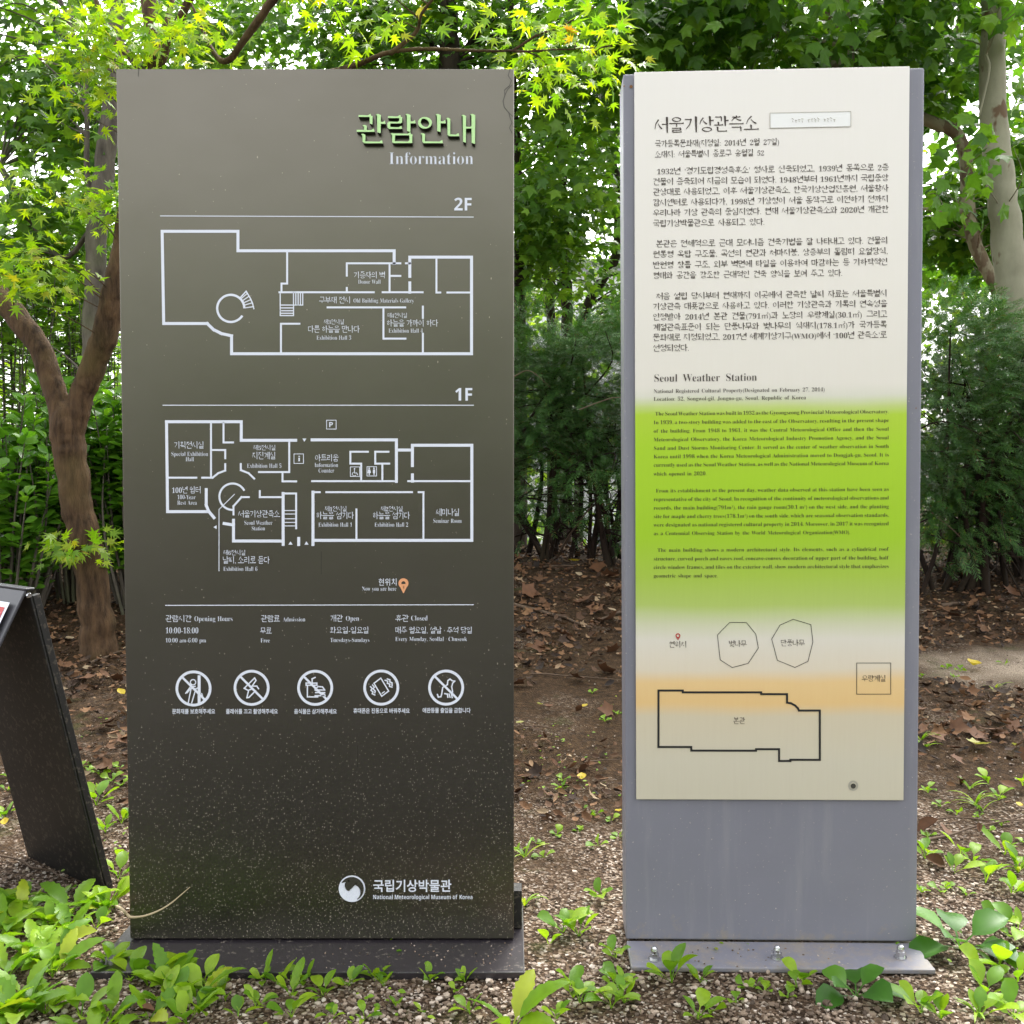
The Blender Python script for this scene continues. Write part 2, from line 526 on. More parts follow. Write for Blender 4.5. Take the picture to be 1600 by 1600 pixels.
def ground_mat():
    m = bpy.data.materials.new('earth'); m.use_nodes = True
    MATS['earth'] = m
    N, L = nodes_of(m)
    b = N['Principled BSDF']
    grit = N.new('ShaderNodeTexVoronoi')
    grit.inputs['Scale'].default_value = 150
    tc = N.new('ShaderNodeTexCoord')
    L.new(tc.outputs['Object'], grit.inputs['Vector'])
    sc = N.new('ShaderNodeSeparateColor'); L.new(grit.outputs['Color'], sc.inputs[0])
    gr = ramp(N, ((0, (.022, .013, .007)), (.45, (.068, .042, .025)), (.75, (.16, .108, .070)), (.95, (.34, .28, .22)), (1, (.5, .44, .38))))
    L.new(sc.outputs[0], gr.inputs[0])
    soil_n = noise_node(N, L, 45, 8, .7)
    soil = ramp(N, ((.3, (.012, .007, .003)), (.55, (.058, .033, .015)), (.78, (.135, .082, .042))))
    L.new(soil_n.outputs['Fac'], soil.inputs[0])
    big = noise_node(N, L, 2.1, 5, .65)
    sep = N.new('ShaderNodeSeparateXYZ'); L.new(tc.outputs['Object'], sep.inputs[0])
    mr = N.new('ShaderNodeMapRange')                    # more gravel on the flat before the bank
    mr.inputs['From Min'].default_value = 1.8; mr.inputs['From Max'].default_value = 3.4
    mr.inputs['To Min'].default_value = .28; mr.inputs['To Max'].default_value = -.12
    L.new(sep.outputs[1], mr.inputs[0])
    ad = N.new('ShaderNodeMath'); L.new(big.outputs['Fac'], ad.inputs[0]); L.new(mr.outputs[0], ad.inputs[1])
    rm = ramp(N, ((.42, (0, 0, 0)), (.62, (1, 1, 1))))
    L.new(ad.outputs[0], rm.inputs[0])
    c = mixc(N, L, rm.outputs[0], soil.outputs[0], gr.outputs[0])
    # pale sandy wash on the right of the bank
    vm = N.new('ShaderNodeMapping'); vm.vector_type = 'POINT'
    vm.inputs['Location'].default_value = (-2.45 / .85, -4.35 / .36, 0)
    vm.inputs['Scale'].default_value = (1 / .85, 1 / .36, 0)
    L.new(tc.outputs['Object'], vm.inputs[0])
    ln = N.new('ShaderNodeVectorMath'); ln.operation = 'LENGTH'
    L.new(vm.outputs[0], ln.inputs[0])
    wob = noise_node(N, L, 5, 4)
    a2 = N.new('ShaderNodeMath'); L.new(ln.outputs['Value'], a2.inputs[0]); L.new(wob.outputs['Fac'], a2.inputs[1])
    rs = ramp(N, ((.85 / 2, (1, 1, 1)), (1.5 / 2, (0, 0, 0))))
    hf = N.new('ShaderNodeMath'); hf.operation = 'MULTIPLY'; hf.inputs[1].default_value = .5
    L.new(a2.outputs[0], hf.inputs[0]); L.new(hf.outputs[0], rs.inputs[0])
    sand_n = noise_node(N, L, 260, 3, .7)
    sand = ramp(N, ((.36, (.09, .06, .04)), (.5, (.30, .235, .165)), (.66, (.56, .47, .37))))
    L.new(sand_n.outputs['Fac'], sand.inputs[0])
    c = mixc(N, L, rs.outputs[0], c, sand.outputs[0])
    # thin moss film in patches
    mo = noise_node(N, L, 3.6, 6, .7)
    mr2 = ramp(N, ((.58, (0, 0, 0)), (.70, (.55, .55, .55))))
    L.new(mo.outputs['Fac'], mr2.inputs[0])
    c = mixc(N, L, mr2.outputs[0], c, (.055, .065, .018))
    L.new(c, b.inputs['Base Color'])
    b.inputs['Roughness'].default_value = .95
    b.inputs['Specular IOR Level'].default_value = .2
    h = N.new('ShaderNodeMath'); L.new(grit.outputs['Distance'], h.inputs[0]); L.new(soil_n.outputs['Fac'], h.inputs[1])
    bump(N, L, h.outputs[0], b, .9, .006)
ground_mat()
tag(link('ground', ground_mesh(), 'earth'), kind='structure')

def unseen_path_mesh():
    xs, ys = np.linspace(-14, 14, 57), np.concatenate((np.linspace(-30, 0, 16), np.linspace(.2, 1.72, 10)))
    X, Y = np.meshgrid(xs, ys)
    Z = np.full_like(X, .008)
    Y = np.where(Y > 1.7, 1.72 + .03 * np.sin(3.1 * X) + .02 * np.sin(7.7 * X), Y)
    v = np.stack((X, Y, Z), -1).reshape(-1, 3)
    ny, nx = X.shape
    i = np.arange(ny - 1)[:, None] * nx; j = np.arange(nx - 1)[None]
    return np_mesh('path', v, [np.stack((i + j, i + j + 1, i + nx + j + 1, i + nx + j), -1).reshape(-1, 4)], True)
def unseen_path_mat():
    m = mat('unseen_asphalt', (.04, .04, .042), .9, .3)
    N, L = nodes_of(m); b = N['Principled BSDF']
    n = noise_node(N, L, 220, 4, .7)
    r = ramp(N, ((.3, (.014, .014, .015)), (.6, (.030, .029, .030)), (.8, (.058, .056, .054))))
    L.new(n.outputs['Fac'], r.inputs[0]); L.new(r.outputs[0], b.inputs['Base Color'])
    bump(N, L, n.outputs['Fac'], b, .6, .004)
unseen_path_mat()
tag(link('path', unseen_path_mesh(), 'unseen_asphalt'), kind='structure')  # unseen dark path, added to darken what the sign's lower half mirrors

def pebble_mesh():
    bm = bmesh.new(); bmesh.ops.create_icosphere(bm, subdivisions=1, radius=.5)
    v = np.array([x.co for x in bm.verts]); f = np.array([[y.index for y in x.verts] for x in bm.faces]); bm.free()
    n = 40000
    y = 1.72 + 2.0 * R.random(n) ** 1.7
    x = (R.random(n) * 2 - 1) * (y * .56 + .1)
    dens = np.array([noise.noise((a * 1.9, b * 1.9, 3.3)) for a, b in zip(x, y)])
    keep = (dens + np.clip((2.55 - y) * .6, -.45, .5)) > R.random(n) * .7 - .33
    x, y = x[keep], y[keep]
    n2 = 3600
    x = np.concatenate((x, 2.35 + .75 * R.standard_normal(n2))); y = np.concatenate((y, 4.3 + .26 * R.standard_normal(n2)))
    n = len(x)
    s = (.0038 + .0085 * R.random(n) ** 2.8) * np.clip(1.5 - .28 * (y - 1.0), .45, 1.2)
    sc = s[:, None] * (.7 + .6 * R.random((n, 3))) * (1, 1, .7)
    nx_ = 110                                           # grit lying on the two foot plates
    x[:nx_ // 2] = R.uniform(-.40, 0, nx_ // 2); y[:nx_ // 2] = 2.045 + .11 * R.random(nx_ // 2); x[nx_ // 2:nx_] = R.uniform(.27, .82, nx_ // 2); y[nx_ // 2:nx_] = 2.06 + .085 * R.random(nx_ // 2)
    lift = np.zeros(n); lift[:nx_ // 2] = .017; lift[nx_ // 2:nx_] = .011; s[:nx_] = .002 + .003 * R.random(nx_)
    sc = s[:, None] * (.7 + .6 * R.random((n, 3))) * (1, 1, .7)
    ang = R.random(n) * 6.28
    c, sn = np.cos(ang), np.sin(ang)
    vv = v[None] * (1 + .22 * R.standard_normal((n, len(v), 1))) * sc[:, None]
    vx = vv[..., 0] * c[:, None] - vv[..., 1] * sn[:, None]
    vy = vv[..., 0] * sn[:, None] + vv[..., 1] * c[:, None]
    V = np.stack((vx + x[:, None], vy + y[:, None], vv[..., 2] + (terrain(x, y) + s * .22 + lift)[:, None]), -1)
    F = (f[None] + (np.arange(n) * len(v))[:, None, None]).reshape(-1, 3)
    return np_mesh('gravel', V.reshape(-1, 3), [F], False)
tag(link('gravel', pebble_mesh(), 'pebble'), kind='stuff')

def curl(tmpl, amt):
    v, f = tmpl
    v = v.copy()
    v[:, 2] += amt * (v[:, 0] ** 2 * 1.6 + (v[:, 1] - .45) ** 2 * .9)
    return v, f
def litter():
    """fine leaf litter on the bank: small broken leaves nobody could count"""
    parts = []
    vs, fs, k = [], [], 0
    for tm, n, smin, smax in ((curl(PLANE, 1.0), 3000, .02, .06), (curl(POINTED, 1.1), 15000, .018, .055), (curl(OVAL, -.5), 20000, .006, .024)):
        y = 2.9 + 4.0 * R.random(n) ** .85
        x = (R.random(n) * 2 - 1) * (y * .56 + .3)
        d2 = np.array([noise.noise((a * 1.4, b * 1.4, 8.1)) for a, b in zip(x, y)])
        kp = (d2 + (y - 3.6) * .42) > R.random(n) * .9 - .45
        kp &= ~(((x - 2.45) / .8) ** 2 + ((y - 4.35) / .36) ** 2 < .9)
        x, y = x[kp], y[kp]; n = len(x)
        pos = np.stack((x, y, terrain(x, y) + .008 + .020 * R.random(n)), -1)
        a = R.random(n) * 6.28
        d = np.stack((np.cos(a), np.sin(a), .25 * R.standard_normal(n)), -1)
        nor = np.stack((.7 * R.standard_normal(n), .7 * R.standard_normal(n) - .35, np.ones(n)), -1)
        me = scatter('x', tm, pos, d, nor, smin + (smax - smin) * R.random(n))
        nv = len(me.vertices)
        co = np.empty(nv * 3, np.float32); me.vertices.foreach_get('co', co)
        li = np.empty(len(me.loops), np.int32); me.loops.foreach_get('vertex_index', li)
        w = len(li) // len(me.polygons)
        vs.append(co.reshape(-1, 3)); fs.append(li.reshape(-1, w) + k); k += nv
        bpy.data.meshes.remove(me)
    return np_mesh('leaf_litter', np.concatenate(vs), fs, True)
tag(link('leaf_litter', litter(), 'litter'), kind='stuff')

# ================================================================== BUILDING BEHIND THE TREES
def box_acc(lo, hi):
    (x0, y0, z0), (x1, y1, z1) = lo, hi
    v = np.array([(x, y, z) for z in (z0, z1) for y in (y0, y1) for x in (x0, x1)], float)
    q = np.array([(0, 2, 3, 1), (4, 5, 7, 6), (0, 1, 5, 4), (2, 6, 7, 3), (0, 4, 6, 2), (1, 3, 7, 5)])
    return v, q
def bevel_box(name, lo, hi, m, parent, bev=.003, seg=2):
    v, q = box_acc(lo, hi)
    bm = bmesh.new()
    vs = [bm.verts.new(c) for c in v]
    for f in q: bm.faces.new([vs[i] for i in f])
    bmesh.ops.recalc_face_normals(bm, faces=bm.faces)
    if bev: bmesh.ops.bevel(bm, geom=bm.edges[:], offset=bev, segments=seg, affect='EDGES', profile=.5)
    me = bpy.data.meshes.new(name); bm.to_mesh(me); bm.free()
    return link(name, me, m, parent)
BX, BY = 1.2, 24.0
bl = empty('white_building', (BX, BY, -2.6), 0, 'white building with rows of windows glimpsed through the trees and hedge between the two signs', 'building')
wa = Acc(); wa.add(*box_acc((-3.0, 0, 0), (5.2, 8, 8.3)))
link('wall', wa.mesh('wall', False), 'building_white', bl)
wa = Acc(); wa.add(*box_acc((-3.2, -.2, 8.303), (5.4, 8.2, 8.6)))
link('roof', wa.mesh('roof', False), 'roof_grey', bl)
for zi in (1.2, 3.6, 6.2):
    for k in range(7):
        x = -2.5 + 1.1 * k
        fr = Acc()
        for lo, hi in (((x, -.04, zi), (x + .05, 0.02, zi + 1.1)), ((x + .65, -.04, zi), (x + .7, .02, zi + 1.1)), ((x + .05, -.04, zi), (x + .65, .02, zi + .05)), ((x + .05, -.04, zi + 1.05), (x + .65, .02, zi + 1.1))):
            fr.add(*box_acc(lo, hi))
        fo = link('window', fr.mesh('window', False), 'window_frame', bl)
        pn = Acc(); pn.add(*box_acc((x + .05, -.012, zi + .05), (x + .65, .01, zi + 1.05)))
        link('pane', pn.mesh('pane', False), 'window_glass', fo)

# ================================================================== TREES
def leaves_for(centers, per, rad, tmpl, size, outward=None, face=.5, flat=.55, droop=.35):
    n = len(centers) * per
    c = np.repeat(centers, per, 0)
    off = R.standard_normal((n, 3)) * rad * (1, 1, flat)
    pos = c + off
    d = unit(off) * (1, 1, .5) + .5 * R.standard_normal((n, 3)) - (0, 0, droop)
    nor = np.stack((face * .6 * R.standard_normal(n), face * R.standard_normal(n) - face * .9, .75 + .3 * R.standard_normal(n)), -1)
    sz = size * (.65 + .6 * R.random(n))
    return pos, d, nor, sz
def vol(lobes):
    """random points in a list of (centre, radii, count) ellipsoids, thinned into clumps"""
    out = []
    for c, r, n in lobes:
        p = R.standard_normal((n * 4, 3))
        p = unit(p) * (R.random((n * 4, 1)) ** .45)
        p = p * r + c
        k = np.array([noise.noise((a[0] * 1.1, a[1] * 1.1, a[2] * 1.7)) for a in p])
        out.append(p[np.argsort(-k)[: n]] if False else p[(k > -.08 + .15 * R.standard_normal(len(k)))][:n])
    return np.concatenate(out)
def make_tree(name, label, cat, group, trunk, limbs, lobes, bark, lm, tmpl, size, per, rad, face=.5, twig_every=2, flat=.55, droop=.35, extra=None, twig_r=.006, sides=14, fuse=False):
    """trunk/limbs: lists of (points, radii) in world metres"""
    base = np.array(trunk[0][0], float)
    t = empty(name, tuple(base), 0, label, cat, group)
    acc = Acc(); tw = Acc()
    skel = []
    for i, (pts, rad_) in enumerate([trunk] + limbs):
        P, r = smooth_path(pts, rad_, 7)
        P = P + R.standard_normal(P.shape) * (.05 * r[:, None])
        if fuse:                                            # close the ends to a point so that the limbs can be fused
            P = np.vstack((P[0] - (P[1] - P[0]) * .2, P, P[-1] + (P[-1] - P[-2]) * .2)); r = np.concatenate(((2e-4,), r, (2e-4,)))
        if fuse and r.max() <= .03:
            one = Acc(); one.tube(P - base, r, 8, .04)
            link('branch', one.mesh('branch'), bark, t)
        else:
            acc.tube(P - base, r, sides if r.max() > .03 else 7, .03)
        skel.append(np.column_stack((P, r)))
    S = np.concatenate(skel)
    centers = vol(lobes)
    if extra is not None:
        centers = np.concatenate((centers, extra))
    for k in range(0, len(centers), twig_every):
        c = centers[k]
        dz = S[:, 2] - c[2]
        hd = np.linalg.norm(S[:, :2] - c[:2], axis=1)
        cost = hd + 1.2 * np.abs(dz + .35 * hd) + .25 * R.random(len(S))
        s = S[np.argmin(cost)]
        a = s[:3]
        ln = np.linalg.norm(c - a)
        if ln > .9 and sides > 8: continue
        mid = (a + c) / 2 + R.standard_normal(3) * .06 * ln + (0, 0, .10 * ln)
        r0 = min(s[3] * .6, twig_r * (1 + 1.2 * ln))
        P, r = smooth_path((a, mid, c + (c - a) * .08), (r0, r0 * .6, r0 * .25), 4)
        (tw if fuse else acc).tube(P - base, r, 5)
    to = link('trunk', acc.mesh('trunk'), bark, t)
    if fuse:
        md = to.modifiers.new('fuse', 'REMESH'); md.mode = 'VOXEL'; md.voxel_size = .007; md.use_smooth_shade = True
        md = to.modifiers.new('soften', 'SMOOTH'); md.factor = .5; md.iterations = 12
        tag(link('twigs', tw.mesh('twigs'), bark, t), kind='stuff')
    pos, d, nor, sz = leaves_for(centers, per, rad, tmpl, size, face=face, flat=flat, droop=droop)
    link('crown', scatter('crown', tmpl, pos - base, d, nor, sz), lm, t)
    return t
def pxpath(pts, Y, w):
    """trunk path from photo outline points standing Y metres away; w = widths in photo pixels"""
    P = [at(x, y, Y + dy) for x, y, dy in pts]
    r = [wi * .5 / F_PX * p[1] for wi, p in zip(w, P)]
    return P, r

# Japanese maple, forked, left behind the board
Y0 = 4.6
b0 = ground(152, 1024); Y0 = b0[1]
tr = pxpath(((156, 1050, 0), (152, 985, 0), (142, 900, 0), (123, 800, 0), (109, 715, 0), (105, 665, 0), (104, 642, 0), (104, 632, 0)), Y0, (66, 53, 49, 48, 49, 54, 38, 6))
l1 = pxpath(((112, 740, 0), (97, 655, 0), (82, 600, .02), (60, 540, .05), (20, 488, .1), (-20, 440, .15), (-90, 330, .25), (-190, 180, .3)), Y0, (16, 34, 35, 35, 37, 38, 34, 26))
l2 = pxpath(((111, 740, 0), (118, 655, 0), (135, 600, 0), (162, 530, -.03), (178, 460, -.05), (192, 390, -.05), (212, 250, -.02), (236, 120, 0), (236, 40, 0), (226, -60, .05), (220, -200, .1)), Y0, (16, 37, 38, 40, 39, 34, 30, 29, 24, 23, 18))
l3 = pxpath(((238, 130, 0), (262, 70, -.05), (296, 0, -.1), (340, -80, -.2)), Y0, (15, 13, 12, 10))
l4 = pxpath(((240, 90, 0), (262, 30, .1), (275, -30, .2)), Y0, (9, 8, 7))
l5 = pxpath(((225, 110, 0), (195, 80, .1), (165, 40, .2), (150, 0, .25)), Y0, (14, 12, 10, 8))
l6 = pxpath(((236, 170, 0), (380, 150, -.5), (545, 105, -.9), (630, 78, -1.0), (800, 80, -1.1), (930, 74, -1.1), (1010, 60, -1.1)), Y0, (22, 16, 11, 9, 7, 5, 3))
l7 = pxpath(((610, 84, -1.0), (650, 50, -1.0), (660, 20, -1.05), (700, -30, -1.1)), Y0, (8, 6, 5, 4))
l8 = pxpath(((296, 0, -.1), (345, 95, -.3), (390, 50, -.4), (440, -20, -.5)), Y0, (3, 9, 12, 14))
l9 = pxpath(((800, 80, -1.1), (840, 55, -1.1), (880, 40, -1.1), (930, 10, -1.1)), Y0, (4, 4, 3, 2))
def A(px, py, Y): return at(px, py, Y)
def scaleY(px, Y): return px / F_PX * Y
lobes = [(A(165, 60, 4.3), (.16, .3, .26), 15), (A(115, 110, 4.3), (.12, .2, .14), 6), (A(155, 130, 4.3), (.08, .2, .2), 8), (A(240, 30, 4.2), (.30, .4, .12), 8), (A(168, 300, 4.5), (.06, .2, .22), 7), (A(176, 330, 4.5), (.05, .1, .12), 4),
         (A(40, 400, 4.2), (.14, .3, .12), 7), (A(62, 300, 4.2), (.04, .1, .2), 5), (A(20, 420, 4.2), (.12, .2, .12), 5), (A(60, 470, 4.2), (.10, .2, .10), 4), (A(340, 50, 4.1), (.30, .4, .16), 24), (A(450, 88, 4.0), (.25, .3, .06), 12),
         (A(560, 30, 3.8), (.4, .4, .10), 14), (A(760, 80, 3.6), (.45, .3, .08), 10), (A(890, 85, 3.6), (.24, .3, .10), 10), (A(300, -260, 4.2), (1.6, 1.3, .4), 30), (A(118, 850, 4.45), (.10, .06, .05), 6), (A(690, 40, 3.7), (.25, .3, .08), 12)]
make_tree('maple_tree', 'brown forked maple with star shaped yellow green leaves, just left of the dark information sign', 'tree', None, tr, [l1, l2, l3, l4, l5, l6, l7, l8, l9], lobes,
          'maple_bark', 'acer_leaf', ACER, .056, 12, .085, .6, 3, .4, .15, twig_r=.0022, fuse=True)

TG = 'trees in the grove behind the signs'
def tall(name, label, base_px, pts, w, Y, bark, lm, tmpl, size, lobes, per=12, rad=.24, limbs=(), face=.55, cat='tree', **k):
    P, r = pxpath(pts, Y, w)
    x, y = P[0][0], P[0][1]
    z = gz(x, y)
    P = [np.array((x, y, z - .05))] + P if P[0][2] > z + .1 else P
    r = [r[0] * 1.15] + r if len(r) < len(P) else r
    L2 = [pxpath(a, Y, b_) for a, b_ in limbs]
    return make_tree(name, label, cat, TG, (P, r), L2, lobes, bark, lm, tmpl, size, per, rad, face, **k)

# slender grey trunk behind the maple, with its own broad maple leaves
tall('slender_tree', 'slender grey trunk rising behind the forked maple at the left edge of the dark sign', None,
     ((140, 900, 0), (142, 700, 0), (140, 560, 0), (148, 440, 0), (152, 360, 0), (166, 230, 0), (178, 130, 0), (184, 0, 0), (188, -200, 0)), (26, 25, 24, 30, 32, 30, 24, 24, 18), 5.6, 'grey_bark', 'green_maple_leaf', MAPLE, .082,
     [(A(40, 60, 6.2), (.8, .7, .75), 80), (A(60, 210, 6.0), (.6, .6, .4), 36), (A(50, 330, 6.2), (.65, .7, .45), 56), (A(300, -120, 6), (1.1, 1, .6), 34), (A(10, 480, 6.4), (.4, .5, .4), 30)],
     19, .17, limbs=(((( 150, 330, 0), (136, 270, 0), (133, 120, 0), (95, 0, .1)), (8, 9, 7, 5)), (((150, 350, 0), (90, 400, .2), (0, 260, .3)), (8, 8, 10))), twig_r=.004)
# trunk behind the top of the dark sign
tall('dark_trunk_tree', 'dark straight trunk showing above the top edge of the dark sign', None,
     ((690, 900, 0), (695, 500, 0), (702, 110, 0), (700, 40, 0), (704, -60, 0), (706, -300, 0)), (40, 36, 32, 28, 24, 18), 7.5, 'dark_bark', 'green_maple_leaf', MAPLE, .085,
     [(A(640, 50, 7.6), (.8, .8, .45), 46), (A(760, 40, 7.6), (.8, .8, .5), 60), (A(420, 30, 8), (.9, .8, .4), 42), (A(540, 10, 7.8), (.5, .5, .3), 20), (A(390, 70, 7.6), (.75, .4, .28), 46), (A(560, 80, 7.8), (.6, .4, .2), 26), (A(880, 180, 7.6), (.65, .7, .5), 44), (A(650, -260, 7.6), (2.0, 1.6, .8), 70), (A(870, 300, 7.3), (.5, .5, .35), 34), (A(870, 420, 8), (.5, .5, .3), 18)],
     18, .2, limbs=(((( 702, 90, 0), (660, 60, .1), (600, 20, .2)), (9, 7, 5)), (((702, 105, 0), (740, 60, .1), (790, 10, .2)), (9, 7, 5))), twig_r=.005)
# thin trunks in the gap between the two signs
tall('gap_tree', 'straight dark trunk standing in the middle of the gap between the two signs', None,
     ((884, 620, 0), (886, 500, 0), (884, 400, 0), (880, 310, 0), (876, 220, 0), (874, 120, 0), (872, -100, 0)), (19, 18, 16, 14, 13, 11, 8), 8.6, 'dark_bark', 'green_maple_leaf', MAPLE, .082,
     [(A(850, 240, 8.6), (.7, .8, .4), 40), (A(930, 320, 8.6), (.6, .7, .35), 22), (A(840, 360, 8.4), (.45, .6, .5), 36), (A(900, -50, 8.6), (1.3, 1.2, .9), 60), (A(930, 120, 8.6), (.6, .7, .4), 46)], 15, .2, twig_r=.005)
tall('gap_tree', 'thick dark trunk hugging the right edge of the dark sign, in the gap', None,
     ((812, 640, 0), (812, 480, 0), (812, 380, 0), (808, 250, 0), (800, 100, 0), (796, -120, 0)), (22, 20, 17, 14, 12, 9), 8.0, 'dark_bark', 'green_maple_leaf', MAPLE, .082,
     [(A(830, 330, 7.8), (.3, .5, .6), 38), (A(790, 0, 8), (1.0, .9, .6), 50)], 15, .2, twig_r=.005)
tall('gap_tree', 'bent dark stem leaning left of the middle trunk in the gap', None,
     ((862, 620, 0), (860, 480, 0), (856, 440, 0), (846, 400, 0), (850, 330, 0), (856, 220, 0)), (14, 14, 13, 12, 8, 5), 9.6, 'dark_bark', 'far_leaf', MAPLE, .08,
     [(A(850, 420, 9.8), (.5, .6, .4), 32), (A(900, 450, 9.8), (.5, .6, .3), 24), (A(820, 300, 9.8), (.5, .6, .5), 30)], 15, .2, twig_r=.004)
tall('gap_tree', 'dark curved trunk leaning right beside the white building in the gap', None,
     ((905, 600, 0), (915, 490, 0), (942, 435, 0), (962, 400, 0), (966, 300, 0), (952, 230, 0), (942, 160, 0), (930, 40, 0)), (14, 15, 15, 15, 14, 12, 9, 7), 9.0, 'dark_bark', 'green_maple_leaf', MAPLE, .082,
     [(A(980, 470, 9.0), (.4, .5, .3), 30), (A(1000, 330, 9), (.4, .6, .5), 40), (A(960, 230, 9), (.3, .5, .4), 20)], 15, .2, twig_r=.005)
# plane trees on the right
tall('plane_tree', 'large pale plane trunk with flaking bark at the right edge of the picture', None,
     ((1640, 800, 0), (1618, 640, 0), (1596, 520, 0), (1580, 430, 0), (1568, 330, 0), (1558, 240, 0), (1550, 130, 0), (1552, 0, 0), (1550, -150, 0), (1556, -400, 0)), (56, 52, 50, 48, 45, 41, 38, 34, 32, 22), 6.8, 'plane_bark', 'plane_leaf', PLANE, .118,
     [(A(1560, 40, 7.6), (.6, .4, .35), 26), (A(1480, 120, 7.8), (.4, .4, .4), 34), (A(1610, 200, 7.6), (.25, .4, .3), 18), (A(1530, 250, 6.3), (.25, .15, .12), 4), (A(1560, 10, 6.4), (.3, .15, .1), 5), (A(1450, -180, 6.6), (1.6, 1.6, .8), 60), (A(1650, 350, 7.8), (.5, .5, .6), 34)], 13, .19,
     limbs=((((1556, 20, -.1), (1541, 80, -.12), (1545, 110, -.12), (1530, 180, -.1)), (5, 5, 5, 3)),), face=.9, twig_r=.003)
tall('curved_plane_tree', 'thin curved plane trunk bending over left beside the large pale trunk', None,
     ((1620, 640, 0), (1596, 540, 0), (1575, 490, 0), (1552, 440, 0), (1525, 385, 0), (1513, 330, 0), (1511, 280, 0), (1508, 240, 0), (1490, 205, 0), (1460, 192, 0), (1425, 170, 0), (1380, 80, 0)), (22, 22, 21, 20, 20, 20, 20, 19, 19, 19, 16, 10), 7.6, 'plane_brown_bark', 'plane_leaf', PLANE, .112,
     [(A(1460, 320, 8.2), (.25, .3, .12), 8), (A(1490, 370, 8.3), (.35, .3, .2), 20), (A(1460, 350, 8.4), (.25, .3, .2), 14), (A(1550, 400, 8.4), (.3, .3, .3), 20), (A(1490, 320, 7.2), (.2, .1, .08), 3), (A(1400, 20, 7.6), (.8, .8, .5), 60), (A(1560, 300, 8.2), (.4, .4, .5), 30)], 13, .18,
     limbs=((((1511, 330, 0), (1480, 330, .05), (1440, 326, .1)), (9, 7, 5)), (((1508, 240, 0), (1494, 180, .1), (1494, 100, .1), (1500, -40, .2)), (8, 5, 4, 3))), face=.9, twig_r=.003)
tall('plane_tree', 'brown and cream plane trunk rising behind the top of the pale plate sign', None,
     ((1330, 880, 0), (1320, 500, 0), (1312, 110, 0), (1309, 50, 0), (1305, -40, 0), (1300, -300, 0)), (60, 52, 44, 42, 38, 28), 7.2, 'plane_brown_bark', 'plane_leaf', PLANE, .118,
     [(A(1240, 40, 7.0), (.9, .9, .4), 55), (A(1120, 60, 6.8), (.8, .8, .4), 60), (A(1010, 80, 7.0), (.5, .7, .4), 34), (A(1390, 60, 7.2), (.4, .7, .4), 36), (A(1200, -230, 7.2), (2.2, 1.7, .8), 70), (A(1030, 10, 6.6), (.5, .5, .3), 40)], 13, .19,
     limbs=((((1302, 72, -.05), (1270, 62, -.2), (1220, 50, -.3)), (12, 9, 6)), (((1325, 84, 0), (1365, 60, -.1), (1400, 40, -.2)), (7, 5, 3)), (((1300, 40, 0), (1276, 15, 0), (1255, -10, 0)), (14, 11, 8))), face=.9, twig_r=.003)
tall('plane_tree', 'thin pale plane trunk at the upper right corner of the pale plate sign', None,
     ((1420, 700, 0), (1416, 300, 0), (1414, 110, 0), (1420, 60, 0), (1426, 10, 0), (1424, -120, 0)), (18, 16, 14, 15, 14, 10), 9.2, 'plane_bark', 'plane_leaf', PLANE, .112,
     [(A(1440, 100, 9.2), (.7, .8, .5), 50), (A(1390, -150, 9), (1.2, 1.2, .7), 36), (A(1470, 420, 9.4), (.4, .5, .25), 16)], 13, .2, face=.9, twig_r=.003)

# far trees closing the view: one mesh per crown shape, copied
FG = 'far trees beyond the bank'
def far_tree(label, x, y, h, wide, seed):
    z = gz(x, y)
    lob = []
    for k in range(7):
        a = seed + k * 2.4
        lob.append((np.array((x + wide * .5 * math.cos(a), y + wide * .4 * math.sin(a), z + h * (.30 + .1 * k))), (wide * .62, wide * .55, h * .16), 32))
    tr_ = ([(x, y, z - .05), (x + .1, y, z + h * .4), (x - .1, y, z + h * .8)], [.16, .12, .05])
    return make_tree('far_tree' if y > 0 else 'unseen_mirror_tree', label, 'tree', FG if y > 0 else 'unseen trees added behind the viewer', tr_, [], lob, 'dark_bark', 'far_leaf', FARLEAF, .17, 13, .3, .6, 3, twig_r=.006, sides=8)
fars = [('yellow green far tree at the left edge behind the slender grey trunk', -5.6, 13.0, 7.0, 2.6), ('yellow green far tree behind the forked maple', -3.4, 15.5, 6.8, 2.4),
        ('far tree standing behind the middle of the dark sign', -1.4, 14.0, 6.3, 2.4), ('far tree behind the right end of the dark sign', -0.9, 16.5, 6.0, 1.9),
        ('far tree standing behind the pale plate sign', 3.1, 15.0, 7.6, 2.6), ('bright far tree behind the curved plane trunk', 6.4, 13.5, 6.0, 2.5), ('far tree behind the large pale trunk at the right edge', 8.4, 15.5, 8.0, 2.8),
        ('far tree behind the left end of the evergreen hedge', -7.4, 17.0, 8.0, 3.0),
        ('unseen tree added behind the viewer, mirrored at the left of the dark sign', -4.2, -7.5, 4.4, 3.2), ('unseen tree added behind the viewer, mirrored in the middle of the dark sign', -.6, -8.6, 4.8, 3.4), ('unseen tree added behind the viewer, mirrored at the right of the dark sign', 3.4, -8.0, 4.4, 3.2)]  # trees behind the viewer are unseen, added to tint the dark sign's reflection
for i, (lb, x, y, h, wd) in enumerate(fars):
    far_tree(lb, x, y, h, wd, i * 1.3)

